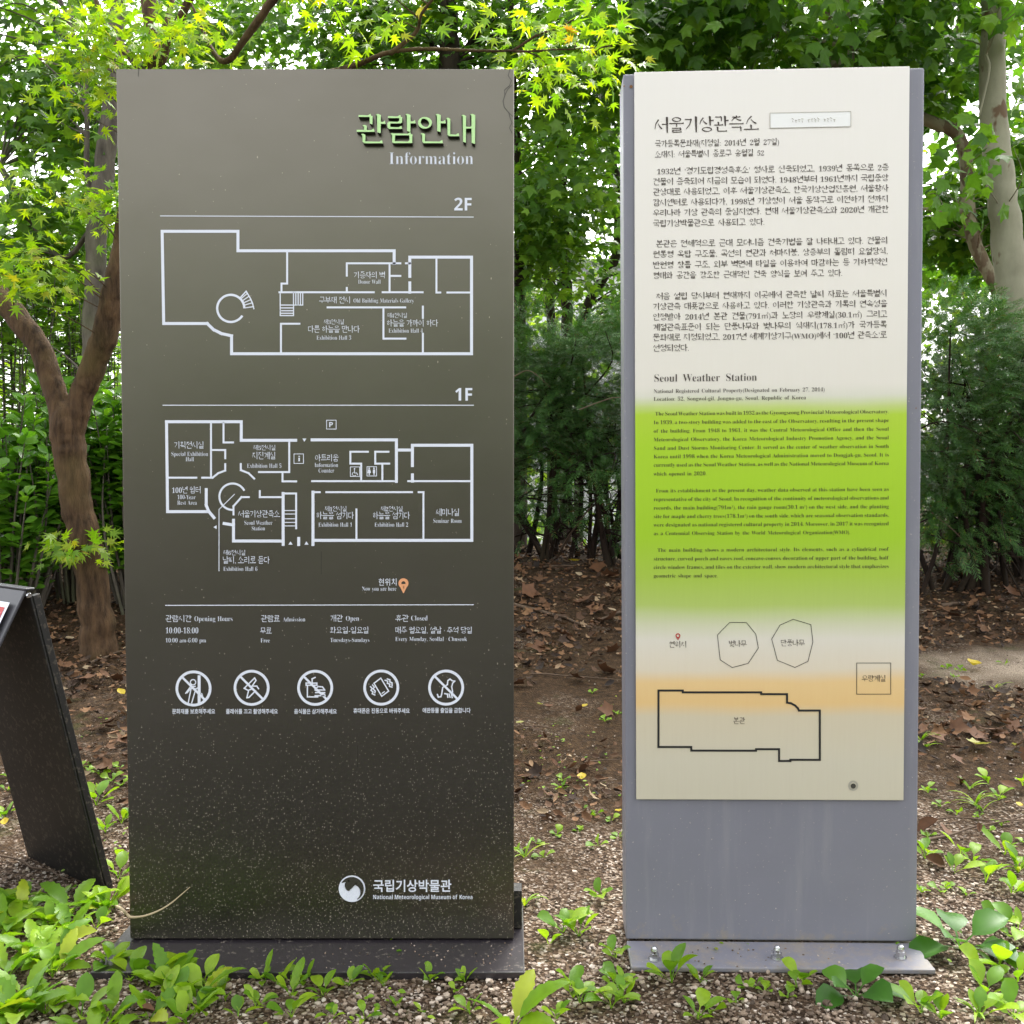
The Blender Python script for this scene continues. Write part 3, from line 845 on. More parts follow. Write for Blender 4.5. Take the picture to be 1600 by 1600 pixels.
# ================================================================== SHRUBS AND HEDGE
def broad_shrub(label, cx, cy, rx, ry, h, nshoot, lm, tmpl, size, name, group, lo=.25, per_m=34, bright=1.0):
    base = np.array((cx, cy, gz(cx, cy)))
    t = empty(name, tuple(base), 0, label, 'shrub', group)
    acc = Acc(); P_, D_, N_, S_ = [], [], [], []
    for k in range(nshoot):
        a, r = R.random() * 6.28, R.random() ** .5
        tx, ty = rx * r * math.cos(a), ry * r * math.sin(a)
        top = h * (.62 + .38 * math.sqrt(max(0, 1 - r * r))) * (.82 + .3 * R.random())
        z0 = gz(cx + tx * .5, cy + ty * .5) - base[2]
        p = [(tx * .45, ty * .45, z0 - .03), (tx * .8, ty * .8, top * .5), (tx + .04 * R.standard_normal(), ty + .04 * R.standard_normal(), top)]
        P, rr = smooth_path(p, (.009, .006, .002), 8)
        acc.tube(P, rr, 5)
        n = int(per_m * top)
        tt = lo + (1 - lo) * R.random(n) ** .8
        q = np.stack([np.interp(tt, np.linspace(0, 1, len(P)), P[:, i]) for i in range(3)], -1)
        az = R.random(n) * 6.28
        up = .35 + .9 * np.clip((tt - .9) * 8, 0, 1)
        d = np.stack((np.cos(az), np.sin(az), up + .2 * R.standard_normal(n)), -1)
        P_.append(q); D_.append(d)
        N_.append(np.stack((.35 * R.standard_normal(n), -.35 + .4 * R.standard_normal(n), np.ones(n)), -1))
        S_.append(size * (.6 + .6 * R.random(n)))
    link('stem', acc.mesh('stem'), 'grey_bark', t)
    link('foliage', scatter('foliage', tmpl, np.concatenate(P_), np.concatenate(D_), np.concatenate(N_), np.concatenate(S_)), lm, t)
    return t
EG = 'glossy round leaved shrubs on the left'
for lb, px, Y, rx, ry, h, n in (('glossy round leaved shrub at the left edge, behind the black folded stand', 0, 5.0, .45, .32, 1.0, 60),
                                ('glossy round leaved shrub directly behind the leaning maple trunk', 118, 5.35, .42, .3, 1.12, 58),
                                ('glossy round leaved shrub touching the left edge of the dark sign', 230, 5.2, .40, .3, 1.10, 52)):
    c = at(px, 900, Y)
    broad_shrub(lb, c[0], Y, rx, ry, h, n, 'euonymus_leaf', ROUND, .078, 'glossy_shrub', EG, .22, 50)
SG = 'tall loose shrubs behind the left hedge'
for lb, px, Y, rx, ry, h, n in (('tall loose light green shrub at the far left edge above the glossy hedge', 10, 6.2, .65, .45, 2.0, 46),
                                ('tall loose light green shrub framed by the fork of the maple', 130, 6.4, .5, .4, 1.9, 40)):
    c = at(px, 900, Y)
    broad_shrub(lb, c[0], Y, rx, ry, h, n, 'shrub_leaf', POINTED, .075, 'loose_shrub', SG, .3, 34)

def yew(label, cx, cy, rx, ry, h, z_lo, nspray, seed, clear=.0):
    base = np.array((cx, cy, gz(cx, cy)))
    t = empty('yew_shrub', tuple(base), 0, label, 'shrub', 'dark yew shrubs of the evergreen hedge')
    acc = Acc(); skel = []
    for k in range(13):
        a = R.random() * 6.28
        s = (.16 * math.cos(a) + .1 * R.standard_normal(), .12 * math.sin(a))
        e = (rx * .75 * math.cos(a), ry * .75 * math.sin(a), h * (.55 + .35 * R.random()))
        m = (rx * .35 * math.cos(a) + .13 * R.standard_normal(), ry * .3 * math.sin(a), h * (.25 + .15 * R.random()))
        P, r = smooth_path(((s[0], s[1], -.05), m, e), (.012 + .016 * R.random() ** 2, .012, .004), 8)
        acc.tube(P, r, 7, .04); skel.append(P)
    S = np.concatenate(skel)
    for k in range(170):                                    # dead inner twigs
        s = S[R.integers(len(S))]
        if s[2] < .08 * h or s[2] > .75 * h: continue
        d = unit(R.standard_normal(3) * (1, 1, .45))
        ln = .15 + .35 * R.random()
        P, r = smooth_path((s, s + d * ln * .5 + R.standard_normal(3) * .05, s + d * ln + R.standard_normal(3) * .07), (.006, .004, .0015), 4)
        acc.tube(P, r, 5)
    link('branches', acc.mesh('branches'), 'yew_bark', t)
    n = nspray
    u = unit(R.standard_normal((n, 3)))
    rr = R.random(n) ** .28
    p = u * rr[:, None] * (rx, ry, h * .5) + (0, 0, h * .5)
    zn = np.clip(p[:, 2] / h, 0, 1)
    p[:, 2] = np.where(R.random(n) < .60, z_lo + (h - z_lo) * zn ** .9, h * (.06 + .94 * zn))
    kn = np.array([noise.noise((q[0] * 3 + seed, q[1] * 3, q[2] * 4)) for q in p])
    keep = kn > -.22 + .12 * R.standard_normal(n)
    p, u = p[keep], u[keep]
    n = len(p)
    d = u * (1, 1, .3) + (0, -.35, .05) + .35 * R.standard_normal((n, 3))
    d[:, 2] -= .12
    nor = np.stack((.35 * R.standard_normal(n), -.55 + .35 * R.standard_normal(n), np.ones(n)), -1)
    link('foliage', scatter('foliage', YEW, p, d, nor, .075 + .06 * R.random(n)), 'yew_needle', t)
    return t
yews = [('dark yew shrub filling the left half of the gap beside the dark sign', 838, 6.0, .62, .55, 1.50, .55, 6400, 1), ('dark yew shrub filling the right half of the gap beside the pale plate sign', 965, 5.9, .60, .55, 1.46, .52, 6000, 2),
        ('dark yew shrub standing behind the pale plate sign', 1180, 5.9, .8, .6, 1.5, .5, 1300, 3), ('dark yew shrub right of the pale plate sign with bare twigs below', 1470, 5.5, .62, .55, 1.62, .26, 7600, 4),
        ('dark yew shrub at the right edge under the large pale trunk', 1625, 5.7, .70, .55, 1.45, .22, 6800, 5), ('dark yew shrub standing behind the dark sign', 560, 6.1, .9, .55, 1.4, .5, 1200, 6), ('dark yew shrub behind the left part of the dark sign', 350, 6.1, .6, .55, 1.4, .5, 900, 7)]
for lb, px, Y, rx, ry, h, zl, n, sd_ in yews:
    c = at(px, 800, Y)
    yew(lb, c[0], Y, rx, ry, h, zl, n, sd_)

# ================================================================== LETTERING
# ---- Korean brush-serif letters drawn stroke by stroke inside an em box (y up)
TH, TV = .056, .085
class Pen:
    def __init__(s, w=1.0, hw=1.0):
        s.p = []; s.w = w; s.hw = hw
    def H(s, x0, x1, y, k=1.0):
        t = TH * s.w * s.hw * k / 2; wd = min(.10, (x1 - x0) * .35)
        s.p.append([(x0, y - t), (x1 + .012, y - t), (x1 - .012, y + t + .035 * s.w), (x1 - wd * .55, y + t + .022 * s.w), (x1 - wd, y + t), (x0, y + t + .012)])
    def V(s, x, y0, y1, k=1.0, serif=True):
        t = TV * s.w * k / 2
        top = [(x + t, y1 - .01), (x - t * .4, y1 + .03), (x - t - .045, y1 + .022), (x - t, y1 - .035)] if serif else [(x + t, y1), (x - t, y1)]
        s.p.append([(x - t * .85, y0 + .02), (x + t * .85, y0 - .012)] + top)
    def D(s, x0, y0, x1, y1, w0, w1, bend=0.0):
        mx, my = (x0 + x1) / 2 + bend * (y1 - y0), (y0 + y1) / 2 - bend * (x1 - x0)
        dx, dy = x1 - x0, y1 - y0
        l = math.hypot(dx, dy) or 1
        nx, ny = -dy / l, dx / l
        w0, w1 = w0 * s.w / 2, w1 * s.w / 2; wm = (w0 + w1) / 2
        s.p.append([(x0 + nx * w0, y0 + ny * w0), (x0 - nx * w0, y0 - ny * w0), (mx - nx * wm, my - ny * wm), (mx + nx * wm, my + ny * wm)])
        s.p.append([(mx + nx * wm, my + ny * wm), (mx - nx * wm, my - ny * wm), (x1 - nx * w1, y1 - ny * w1), (x1 + nx * w1, y1 + ny * w1)])
    def O(s, cx, cy, rx, ry):
        n = 18
        for i in range(n):
            q = []
            for a in (2 * math.pi * i / n, 2 * math.pi * (i + 1) / n):
                t = s.w * (.028 + .040 * abs(math.cos(a - .4)))
                q.append(((cx + rx * math.cos(a), cy + ry * math.sin(a)), (cx + (rx - t) * math.cos(a), cy + (ry - t) * math.sin(a))))
            s.p.append([q[0][0], q[1][0], q[1][1], q[0][1]])
def jamo(P, j, x0, y0, x1, y1, pos):
    X = lambda t: x0 + (x1 - x0) * t
    Y = lambda t: y0 + (y1 - y0) * t
    D2 = {'ㄲ': 'ㄱ', 'ㄸ': 'ㄷ', 'ㅃ': 'ㅂ', 'ㅆ': 'ㅅ', 'ㅉ': 'ㅈ'}
    if j in D2:
        jamo(P, D2[j], x0, y0, X(.47), y1, pos); jamo(P, D2[j], X(.53), y0, x1, y1, pos); return
    CL = {'ㄳ': 'ㄱㅅ', 'ㄵ': 'ㄴㅈ', 'ㄶ': 'ㄴㅎ', 'ㄺ': 'ㄹㄱ', 'ㄻ': 'ㄹㅁ', 'ㄼ': 'ㄹㅂ', 'ㄽ': 'ㄹㅅ', 'ㄾ': 'ㄹㅌ', 'ㄿ': 'ㄹㅍ', 'ㅀ': 'ㄹㅎ', 'ㅄ': 'ㅂㅅ'}
    if j in CL:
        jamo(P, CL[j][0], x0, y0, X(.46), y1, pos); jamo(P, CL[j][1], X(.54), y0, x1, y1, pos); return
    k = .8
    if j in 'ㄱㅋ':
        P.H(X(0), X(.95), Y(.95))
        if pos == 'v':
            P.D(X(.93), Y(.98), X(.18), Y(-.05), .075, .035, -.10)
            if j == 'ㅋ': P.H(X(.05), X(.80), Y(.52), .9)
        else:
            P.V(X(.95), Y(.0), Y(.97), k, False)
            if j == 'ㅋ': P.H(X(.05), X(.93), Y(.5), .9)
    elif j == 'ㄴ':
        P.V(X(.08), Y(.04), Y(1), k); P.H(X(.06), X(1), Y(.06))
    elif j in 'ㄷㅌ':
        P.H(X(.02), X(.95), Y(.95)); P.V(X(.08), Y(.04), Y(.95), k, False); P.H(X(.06), X(1), Y(.06))
        if j == 'ㅌ': P.H(X(.1), X(.9), Y(.52), .9)
    elif j == 'ㄹ':
        P.H(X(.02), X(.92), Y(.97)); P.V(X(.92), Y(.52), Y(.98), k, False); P.H(X(.05), X(.92), Y(.51)); P.V(X(.08), Y(.04), Y(.51), k, False); P.H(X(.06), X(1), Y(.05))
    elif j == 'ㅁ':
        P.V(X(.08), Y(0), Y(1), k); P.H(X(.08), X(.92), Y(.95)); P.V(X(.92), Y(0), Y(.97), k, False); P.H(X(.08), X(.92), Y(.07))
    elif j == 'ㅂ':
        P.V(X(.08), Y(0), Y(1), k); P.V(X(.92), Y(0), Y(1), k); P.H(X(.1), X(.9), Y(.55)); P.H(X(.1), X(.9), Y(.07))
    elif j in 'ㅅㅈㅊ':
        t = 1.0
        if j == 'ㅊ':
            P.D(X(.45), Y(1.04), X(.58), Y(.88), .06, .05); t = .80
        if j in 'ㅈㅊ':
            P.H(X(.06), X(.92), Y(t - .04)); t -= .04
        P.D(X(.52), Y(t), X(0), Y(0), .075, .03, .10)
        P.D(X(.46), Y(t * .58), X(1), Y(.02), .03, .085, .06)
    elif j == 'ㅇ':
        P.O(X(.5), Y(.5), abs(X(.5) - x0), abs(Y(.5) - y0))
    elif j == 'ㅍ':
        P.H(X(.02), X(.97), Y(.95)); P.V(X(.30), Y(.1), Y(.93), k * .85, False); P.V(X(.70), Y(.1), Y(.93), k * .85, False); P.H(X(0), X(1), Y(.06))
    elif j == 'ㅎ':
        P.D(X(.42), Y(1.06), X(.58), Y(.92), .06, .05); P.H(X(.04), X(.96), Y(.76)); P.O(X(.5), Y(.30), abs(X(.5) - x0) * .72, abs(Y(.30) - y0))
CHO = 'ㄱㄲㄴㄷㄸㄹㅁㅂㅃㅅㅆㅇㅈㅉㅊㅋㅌㅍㅎ'
JUNG = 'ㅏㅐㅑㅒㅓㅔㅕㅖㅗㅘㅙㅚㅛㅜㅝㅞㅟㅠㅡㅢㅣ'
JONG = ' ㄱㄲㄳㄴㄵㄶㄷㄹㄺㄻㄼㄽㄾㄿㅀㅁㅂㅄㅅㅆㅇㅈㅊㅋㅌㅍㅎ'
def vowel_v(P, v, xl, xr, y0, y1):
    """upright vowels between xl and xr"""
    m = y0 + (y1 - y0) * .55; g = (y1 - y0) * .11
    if v == 'ㅣ': P.V(xl + (xr - xl) * .62, y0, y1)
    elif v in 'ㅏㅑ':
        x = xl + (xr - xl) * .42; P.V(x, y0, y1)
        for yy in ((m,) if v == 'ㅏ' else (m + g, m - g)): P.H(x, xr + .02, yy, 1.2)
    elif v in 'ㅓㅕ':
        x = xl + (xr - xl) * .80; P.V(x, y0, y1)
        for yy in ((m,) if v == 'ㅓ' else (m + g, m - g)): P.H(xl - .08, x, yy, 1.1)
    elif v in 'ㅐㅒ':
        a, b = xl + (xr - xl) * .22, xl + (xr - xl) * .88
        P.V(a, y0 + .04, y1 - .03, .85); P.V(b, y0, y1)
        for yy in ((m,) if v == 'ㅐ' else (m + g, m - g)): P.H(a, b, yy)
    elif v in 'ㅔㅖ':
        a, b = xl + (xr - xl) * .40, xl + (xr - xl) * .92
        P.V(a, y0 + .04, y1 - .03, .85); P.V(b, y0, y1)
        for yy in ((m,) if v == 'ㅔ' else (m + g, m - g)): P.H(xl - .10, a, yy)
def vowel_h(P, v, x0, x1, y0, y1):
    c = (x0 + x1) / 2; q = (x1 - x0) * .16
    yb = y0 + (y1 - y0) * (.12 if v in 'ㅗㅛ' else (.45 if v == 'ㅡ' else .88))
    P.H(x0, x1, yb, 1.1)
    if v in 'ㅗㅛ':
        for x in ((c,) if v == 'ㅗ' else (c - q, c + q)): P.V(x, yb, y1, .75)
    elif v in 'ㅜㅠ':
        for x in ((c,) if v == 'ㅜ' else (c - q, c + q)): P.V(x, y0 - .02, yb, .75, False)
SYL = {}
def syllable(ch, w=1.0):
    key = (ch, w)
    if key in SYL: return SYL[key]
    i = ord(ch) - 0xAC00
    c, v, f = CHO[i // 588], JUNG[i % 588 // 28], JONG[i % 28].strip()
    P = Pen(*w) if isinstance(w, tuple) else Pen(w)
    MIX = {'ㅘ': 'ㅗㅏ', 'ㅙ': 'ㅗㅐ', 'ㅚ': 'ㅗㅣ', 'ㅝ': 'ㅜㅓ', 'ㅞ': 'ㅜㅔ', 'ㅟ': 'ㅜㅣ', 'ㅢ': 'ㅡㅣ'}
    if v in 'ㅏㅐㅑㅒㅓㅔㅕㅖㅣ':
        xr = .52 if v not in 'ㅐㅔㅒㅖ' else .42
        if f:
            jamo(P, c, .07, .50, xr, .90, 'v'); vowel_v(P, v, xr + .08, .93, .40, .97); jamo(P, f, .20, .02, .86, .32, 'f')
        else:
            jamo(P, c, .07, .24, xr, .84, 'v'); vowel_v(P, v, xr + .08, .93, .0, .97)
    elif v in MIX:
        a, b = MIX[v]
        if f:
            jamo(P, c, .10, .66, .52, .94, 'h'); vowel_h(P, a, .04, .60, .40, .60); vowel_v(P, b, .62, .93, .36, .97); jamo(P, f, .22, .02, .86, .30, 'f')
        else:
            jamo(P, c, .10, .50, .52, .90, 'h'); vowel_h(P, a, .03, .60, .16, .42); vowel_v(P, b, .62, .93, .0, .97)
    else:
        if f:
            jamo(P, c, .20, .68, .80, .97, 'h'); vowel_h(P, v, .04, .96, .38, .60); jamo(P, f, .20, .02, .82, .28, 'f')
        else:
            jamo(P, c, .18, .46, .82, .94, 'h'); vowel_h(P, v, .03, .97, .08, .38)
    SYL[key] = P.p
    return P.p
# ---- Latin letters and sans Korean from Blender's built-in typeface
RUN = {}
def alphabet(s, up, lo, dg):
    r = ''
    for ch in s:
        if 'A' <= ch <= 'Z': r += chr(up + ord(ch) - 65)
        elif 'a' <= ch <= 'z': r += chr(lo + ord(ch) - 97)
        elif '0' <= ch <= '9': r += chr(dg + ord(ch) - 48)
        else: r += ch
    return r
def glyphs(s, style):
    """polygons and width of a run of letters at em size 1"""
    key = (s, style)
    if key in RUN: return RUN[key]
    body, off = s, 0.0
    if style == 'serif': body, off = alphabet(s, 0x1D400, 0x1D41A, 0x1D7CE), -.0095
    elif style == 'serif_light': body, off = alphabet(s, 0x1D400, 0x1D41A, 0x1D7CE), -.0122
    elif style == 'bold': body = alphabet(s, 0x1D5D4, 0x1D5EE, 0x1D7EC)
    elif style == 'sans_bold': off = .018
    elif style == 'italic': body = alphabet(s, 0x1D468, 0x1D482, 0x1D7CE)
    c = bpy.data.curves.new('run', 'FONT')
    c.body, c.offset, c.resolution_u = body, off, 3
    o = bpy.data.objects.new('run', c)
    COL.objects.link(o)
    dg = bpy.context.evaluated_depsgraph_get()
    me = o.evaluated_get(dg).to_mesh()
    v = np.array([x.co[:2] for x in me.vertices])
    polys = [[tuple(v[i]) for i in p.vertices] for p in me.polygons]
    wd = v[:, 0].max() if len(v) else .3
    o.evaluated_get(dg).to_mesh_clear()
    bpy.data.objects.remove(o); bpy.data.curves.remove(c)
    RUN[key] = (polys, wd + .03)
    return RUN[key]
def is_h(ch): return 0xAC00 <= ord(ch) <= 0xD7A3
def word_polys(w, style, kw):
    """one word -> list of islands (each a list of polygons), width; em = 1. Korean syllables by the pen unless a sans style is asked for"""
    x, out = 0.0, []
    i = 0
    while i < len(w):
        if is_h(w[i]) and not style.startswith('sans'):
            out.append([[(px + x, py - .06) for px, py in p] for p in syllable(w[i], kw)])
            x += .96; i += 1
        else:
            j = i
            while j < len(w) and (not is_h(w[j]) or style.startswith('sans')): j += 1
            pl, wd = glyphs(w[i:j], style)
            k = 1.0 if style.startswith('sans') or style == 'bold' else (1.06 if any(is_h(q) for q in w) else 1.0)
            out.append([[(px * k + x + .01, py * k) for px, py in p] for p in pl])
            x += wd * k + .02; i = j
    return out, x
def text(s, x0, x1, yb, size, style='serif', kw=1.0, fit=True, space=.32):
    """lay a line between photo columns x0 and x1 on base line yb; em = size photo pixels. Word gaps take up the slack"""
    words = s.split(' ')
    W_ = [word_polys(w, style, kw) for w in words]
    tot = sum(w for _, w in W_) * size
    xs = 1.0
    n = len(words) - 1
    if fit == 'words' and n:
        gap = (x1 - x0 - tot) / n
        if gap < size * .16:
            gap = size * .16; xs = (x1 - x0 - gap * n) / tot
    elif fit:
        xs = (x1 - x0) / (tot + n * space * size); gap = space * size * xs
    else:
        gap = space * size
    out = []
    x = x0
    for isl, w in W_:
        for polys in isl:
            out += [[(x + px * size * xs, yb - py * size) for px, py in p] for p in polys]
        x += w * size * xs + gap
    return out
def seg(pts, w, closed=False):
    """thick polyline in photo pixels -> quads with square ends"""
    out = []
    P = list(pts) + ([pts[0]] if closed else [])
    for (ax, ay), (bx, by) in zip(P[:-1], P[1:]):
        l = math.hypot(bx - ax, by - ay) or 1e-6
        dx, dy = (bx - ax) / l * w / 2, (by - ay) / l * w / 2
        out.append([(ax - dx - dy, ay - dy + dx), (ax - dx + dy, ay - dy - dx), (bx + dx + dy, by + dy - dx), (bx + dx - dy, by + dy + dx)])
    return out
def arcpts(cx, cy, r, a0, a1, n=28, ry=None):
    return [(cx + r * math.cos(math.radians(a)), cy - (ry or r) * math.sin(math.radians(a))) for a in np.linspace(a0, a1, n)]
def ring(cx, cy, r, w, a0=0, a1=360, n=40):
    o, i = arcpts(cx, cy, r + w / 2, a0, a1, n), arcpts(cx, cy, r - w / 2, a0, a1, n)
    return [[o[k], o[k + 1], i[k + 1], i[k]] for k in range(n - 1)]
def disc(cx, cy, r, n=28): return [arcpts(cx, cy, r, 0, 360 - 360 / n, n)]
def TX(pts, s, ox, oy): return [(x / s + ox, y / s + oy) for x, y in pts]

class Face:
    """upright sign plane: frame at base point O, turned by yaw; maps photo pixels to sign coordinates"""
    def __init__(s, O, yaw, off, pxc, lean=0.0):
        s.O, s.yaw, s.off, s.pxc = np.array(O, float), yaw, off, pxc
        cl, sl_ = math.cos(lean), math.sin(lean)
        s.u = np.array((math.cos(yaw) * cl, math.sin(yaw) * cl, sl_)); s.w = np.array((-math.cos(yaw) * sl_, -math.sin(yaw) * sl_, cl)); s.n = np.array((math.sin(yaw), -math.cos(yaw), 0))
    def hit(s, px, py):
        d = ray(px, py); c = np.array((0, 0, CAM_H))
        t = np.dot(s.O + s.n * s.off - c, s.n) / np.dot(d, s.n)
        return c + d * t - s.O
    def xz(s, px, py):
        return float(np.dot(s.hit(px, py), s.u)), float(np.dot(s.hit(s.pxc, py), s.w))
    def print(s, name, polys, m, parent, lift=.0008, depth=0.0):
        """print flat (or raised) shapes; neighbours are laid at tiny different heights so that none coincide"""
        bm = bmesh.new()
        for k, p in enumerate(polys):
            e = lift + .00007 * (k % 7)
            q = [s.xz(x, y) for x, y in p]
            ar = sum(q[i][0] * q[(i + 1) % len(q)][1] - q[(i + 1) % len(q)][0] * q[i][1] for i in range(len(q)))
            if ar < 0: q = q[::-1]
            f = [bm.verts.new((a, -s.off - depth - e, b)) for a, b in q]
            try: bm.faces.new(f)
            except ValueError: continue
            if depth:
                g = [bm.verts.new((a, -s.off - .0002, b)) for a, b in q]
                for i in range(len(f)):
                    j = (i + 1) % len(f)
                    bm.faces.new((f[j], f[i], g[i], g[j]))
        bmesh.ops.triangulate(bm, faces=[f for f in bm.faces if len(f.verts) > 4])
        me = bpy.data.meshes.new(name); bm.to_mesh(me); bm.free()
        return link(name, me, m, parent)

# ================================================================== DARK INFORMATION SIGN
gy = ground(500, 1523)[1]
PT = .017                                              # plate thickness
def y_on(py, z):
    d = ray(800, py); return d[1] * (z - CAM_H) / d[2]
yb = y_on(1467, PT + .004)
SG1 = Face((at(502, 1467, yb)[0], yb, 0), 0.0, 0.0, 500)
sign1 = empty('information_sign', tuple(SG1.O), 0, 'tall dark bronze information sign with white floor plans and green raised title letters', 'sign')
cx = lambda px, py: SG1.xz(px, py)
xl, xr_ = (cx(181.5, 107)[0] + cx(203, 1467)[0]) / 2, (cx(803, 107)[0] + cx(803, 1467)[0]) / 2
xl0, xr0 = cx(203, 1467)[0], cx(803, 1467)[0]
ztop = SG1.xz(500, 107.5)[1]
bevel_box('board', (xl, 0, PT + .004), (xr_, .055, ztop), 'bronze_board', sign1, .002)
yf = y_on(1519, PT) - yb
bevel_box('base_plate', (xl0 - .03, yf, 0.001), (xr0 + .022, .20, PT), 'black_plate', sign1, .002)
bevel_box('back_rib', (xl0 + .02, .056, PT + .001), (xr0 + .018, .10, .105), 'black_metal', sign1, .002)
pr = SG1.print
tl = text('관람안내', 557, 744, 225, 46, kw=(1.45, .66))
tb = pr('title_lettering', tl, 'dark_print_and_shade', sign1, .0005, .013)  # dark letter sides paint in the shade and shadow around the title
pr('letter_face', tl, 'letter_green', tb, .0145)
pr('subtitle_lettering', text('Information', 607, 740.5, 257, 28, 'serif_light'), 'print_white', sign1)
pr('floor_number', text('2F', 708.5, 738, 329, 27.5, 'bold'), 'print_white', sign1)
pr('floor_number', text('1F', 709.5, 739, 626, 27.5, 'bold'), 'print_white', sign1)
pr('rule_line', seg([(251, 337.5), (739.5, 339.3)], 1.3), 'print_white', sign1)
pr('rule_line', seg([(255, 633.2), (739.8, 633.2)], 1.3), 'print_white', sign1)
pr('rule_line', seg([(259, 945.8), (739.5, 944.8)], 1.3), 'print_white', sign1)
a = lambda *p: TX(p, 2.5, 180, 80)
fp = []
fp += seg(a((360, 1064), (190, 1064), (184, 704), (480, 704), (480, 780), (1090, 780), (1090, 829)), 4.6)
fp += seg(a((360, 1064), (385, 1088), (415, 1103), (455, 1112), (455, 1182), (1392, 1182), (1392, 805), (1151, 805), (1151, 880)), 4.6)
for p in (((672, 786), (672, 908), (650, 908), (650, 942)), ((642, 942), (1010, 942)), ((905, 877), (905, 829), (1114, 829)), ((1136, 829), (1151, 829)), ((905, 925), (905, 942)), ((1072, 829), (1072, 942)),
          ((1072, 878), (1114, 878)), ((1045, 942), (1201, 942)), ((1255, 811), (1255, 943), (1270, 943)), ((1298, 943), (1392, 943)), ((830, 1001), (1133, 1001)), ((1048, 1001), (1048, 1123), (1134, 1123)),
          ((1202, 998), (1202, 1042)), ((1202, 1104), (1202, 1182)), ((648, 1182), (648, 1065), (720, 1065))):
    fp += seg(a(*p), 3.0)
fp += seg(a((1151, 905), (1151, 942)), 4.4)
for p in (((645, 942), (645, 1033), (697, 1033), (697, 942)), ((697, 992), (733, 992), (733, 942)), ((645, 992), (697, 992)), ((645, 1003), (697, 1003)), ((645, 1014), (697, 1014)), ((645, 1024), (697, 1024)), ((706, 945), (706, 992)), ((715, 945), (715, 992)), ((724, 945), (724, 992))):
    fp += seg(a(*p), 1.7)
ccx, ccy = 452 / 2.5 + 180, 1005 / 2.5 + 80
fp += ring(ccx, ccy, 53 / 2.5, 3.6, -8 + 0, 330 - 0)[:0] + ring(ccx, ccy, 53 / 2.5, 3.6, 0, 328)
fp += seg(a((490, 962), (512, 938), (528, 965), (537, 985), (542, 1006)), 2.0)
for p in (((493, 966), (517, 946)), ((499, 974), (524, 957)), ((503, 983), (531, 970)), ((506, 992), (536, 983)), ((508, 1003), (541, 998))): fp += seg(a(*p), 1.6)
pr('upper_floor_plan', fp, 'print_white', sign1)
b = lambda *p: TX(p, 2.963, 230, 580)
fp = []
for p in (((285, 650), (95, 650), (90, 234), (436, 234), (436, 320), (688, 320)), ((764, 318), (1154, 318), (1154, 510)), ((1154, 365), (1228, 365)), ((1228, 437), (1228, 343), (1503, 343), (1503, 783), (775, 783)),
          ((768, 802), (768, 560)), ((630, 802), (630, 566)), ((630, 786), (400, 786), (400, 690)), ((400, 712), (357, 705)), ((274, 548), (274, 620), (285, 648), (310, 678)), ((702, 774), (702, 802)), ((1228, 480), (1228, 509))):
    fp += seg(b(*p), 4.6)
for p in (((296, 240), (296, 492)), ((354, 240), (354, 330), (398, 330)), ((300, 365), (362, 365), (362, 403)), ((362, 430), (362, 460), (330, 472), (303, 493), (255, 493)), ((100, 493), (228, 493)), ((434, 430), (434, 458), (470, 472), (496, 497)),
          ((658, 326), (658, 467), (518, 467)), ((627, 467), (627, 510), (690, 510)), ((764, 509), (1154, 509)), ((1022, 373), (941, 373), (941, 428), (991, 428), (991, 509)), ((1117, 373), (1056, 373), (1056, 428), (1121, 428)), ((1089, 428), (1089, 509)),
          ((1209, 509), (1500, 509)), ((830, 560), (1226, 560)), ((1257, 560), (1279, 560), (1279, 783)), ((969, 640), (969, 783)), ((522, 555), (522, 583), (630, 583)), ((471, 583), (437, 583), (400, 625), (400, 663)), ((768, 560), (799, 560)), ((630, 566), (690, 566), (690, 727))):
    fp += seg(b(*p), 3.0)
for y in (645, 661, 683, 700, 716): fp += seg(b((637, y), (690, y)), 1.3)
fp += ring(396 / 2.963 + 230, 581 / 2.963 + 580, 61 / 2.963, 3.2, 27, 272)
fp += seg(b((404, 570), (333, 640), (333, 924)), 1.2)
for t in (((719, 312), (737, 312), (728, 327)), ((322, 713), (322, 731), (307, 722)), ((654, 803), (674, 803), (664, 788)), ((728, 803), (748, 803), (738, 788))): fp.append(b(*t))
pr('lower_floor_plan', fp, 'print_white', sign1)
ic = []
for x0, y0, x1, y1 in ((831, 227, 875, 268), (680, 383, 724, 427), (941, 443, 984, 487), (1018, 442, 1062, 485)): ic += seg(b((x0, y0), (x1, y0), (x1, y1), (x0, y1)), 1.0, True)
ic += text('P', 513.3, 520.8, 667.4, 11, 'bold') + text('i', 464.5, 470.5, 721, 13, 'serif')
ic += disc(554, 732.5, 1.2, 10) + seg([(554, 734.5), (554, 739), (557.5, 739), (559, 742)], 1.1) + ring(553.6, 740.6, 3.0, .9, 100, 330, 16)
for x, d in ((577, 1), (584.5, 0)):
    ic += disc(x, 731.6, 1.3, 10)
    ic.append([(x - 1.6, 733.5), (x + 1.6, 733.5), (x + (2.8 if d else 1.8), 739), (x - (2.8 if d else 1.8), 739)])
    ic.append([(x - 1, 739.05), (x + 1, 739.05), (x + .7, 742.5), (x - .7, 742.5)])
pr('facility_symbols', ic, 'print_white', sign1)
tx = []
K, E_ = 'serif', 'serif'
def k_(s, x0, x1, ymid, h, kw=1.1): return text(s, x0, x1, ymid + h * .38, h * .9, 'serif', kw)
def e_(s, x0, x1, yb_, h=9.7): return text(s, x0, x1, yb_, h, 'serif_light')
tx += k_('기증자의 벽', 552.5, 602, 430, 12) + e_('Donor Wall', 559.5, 595, 443.6)
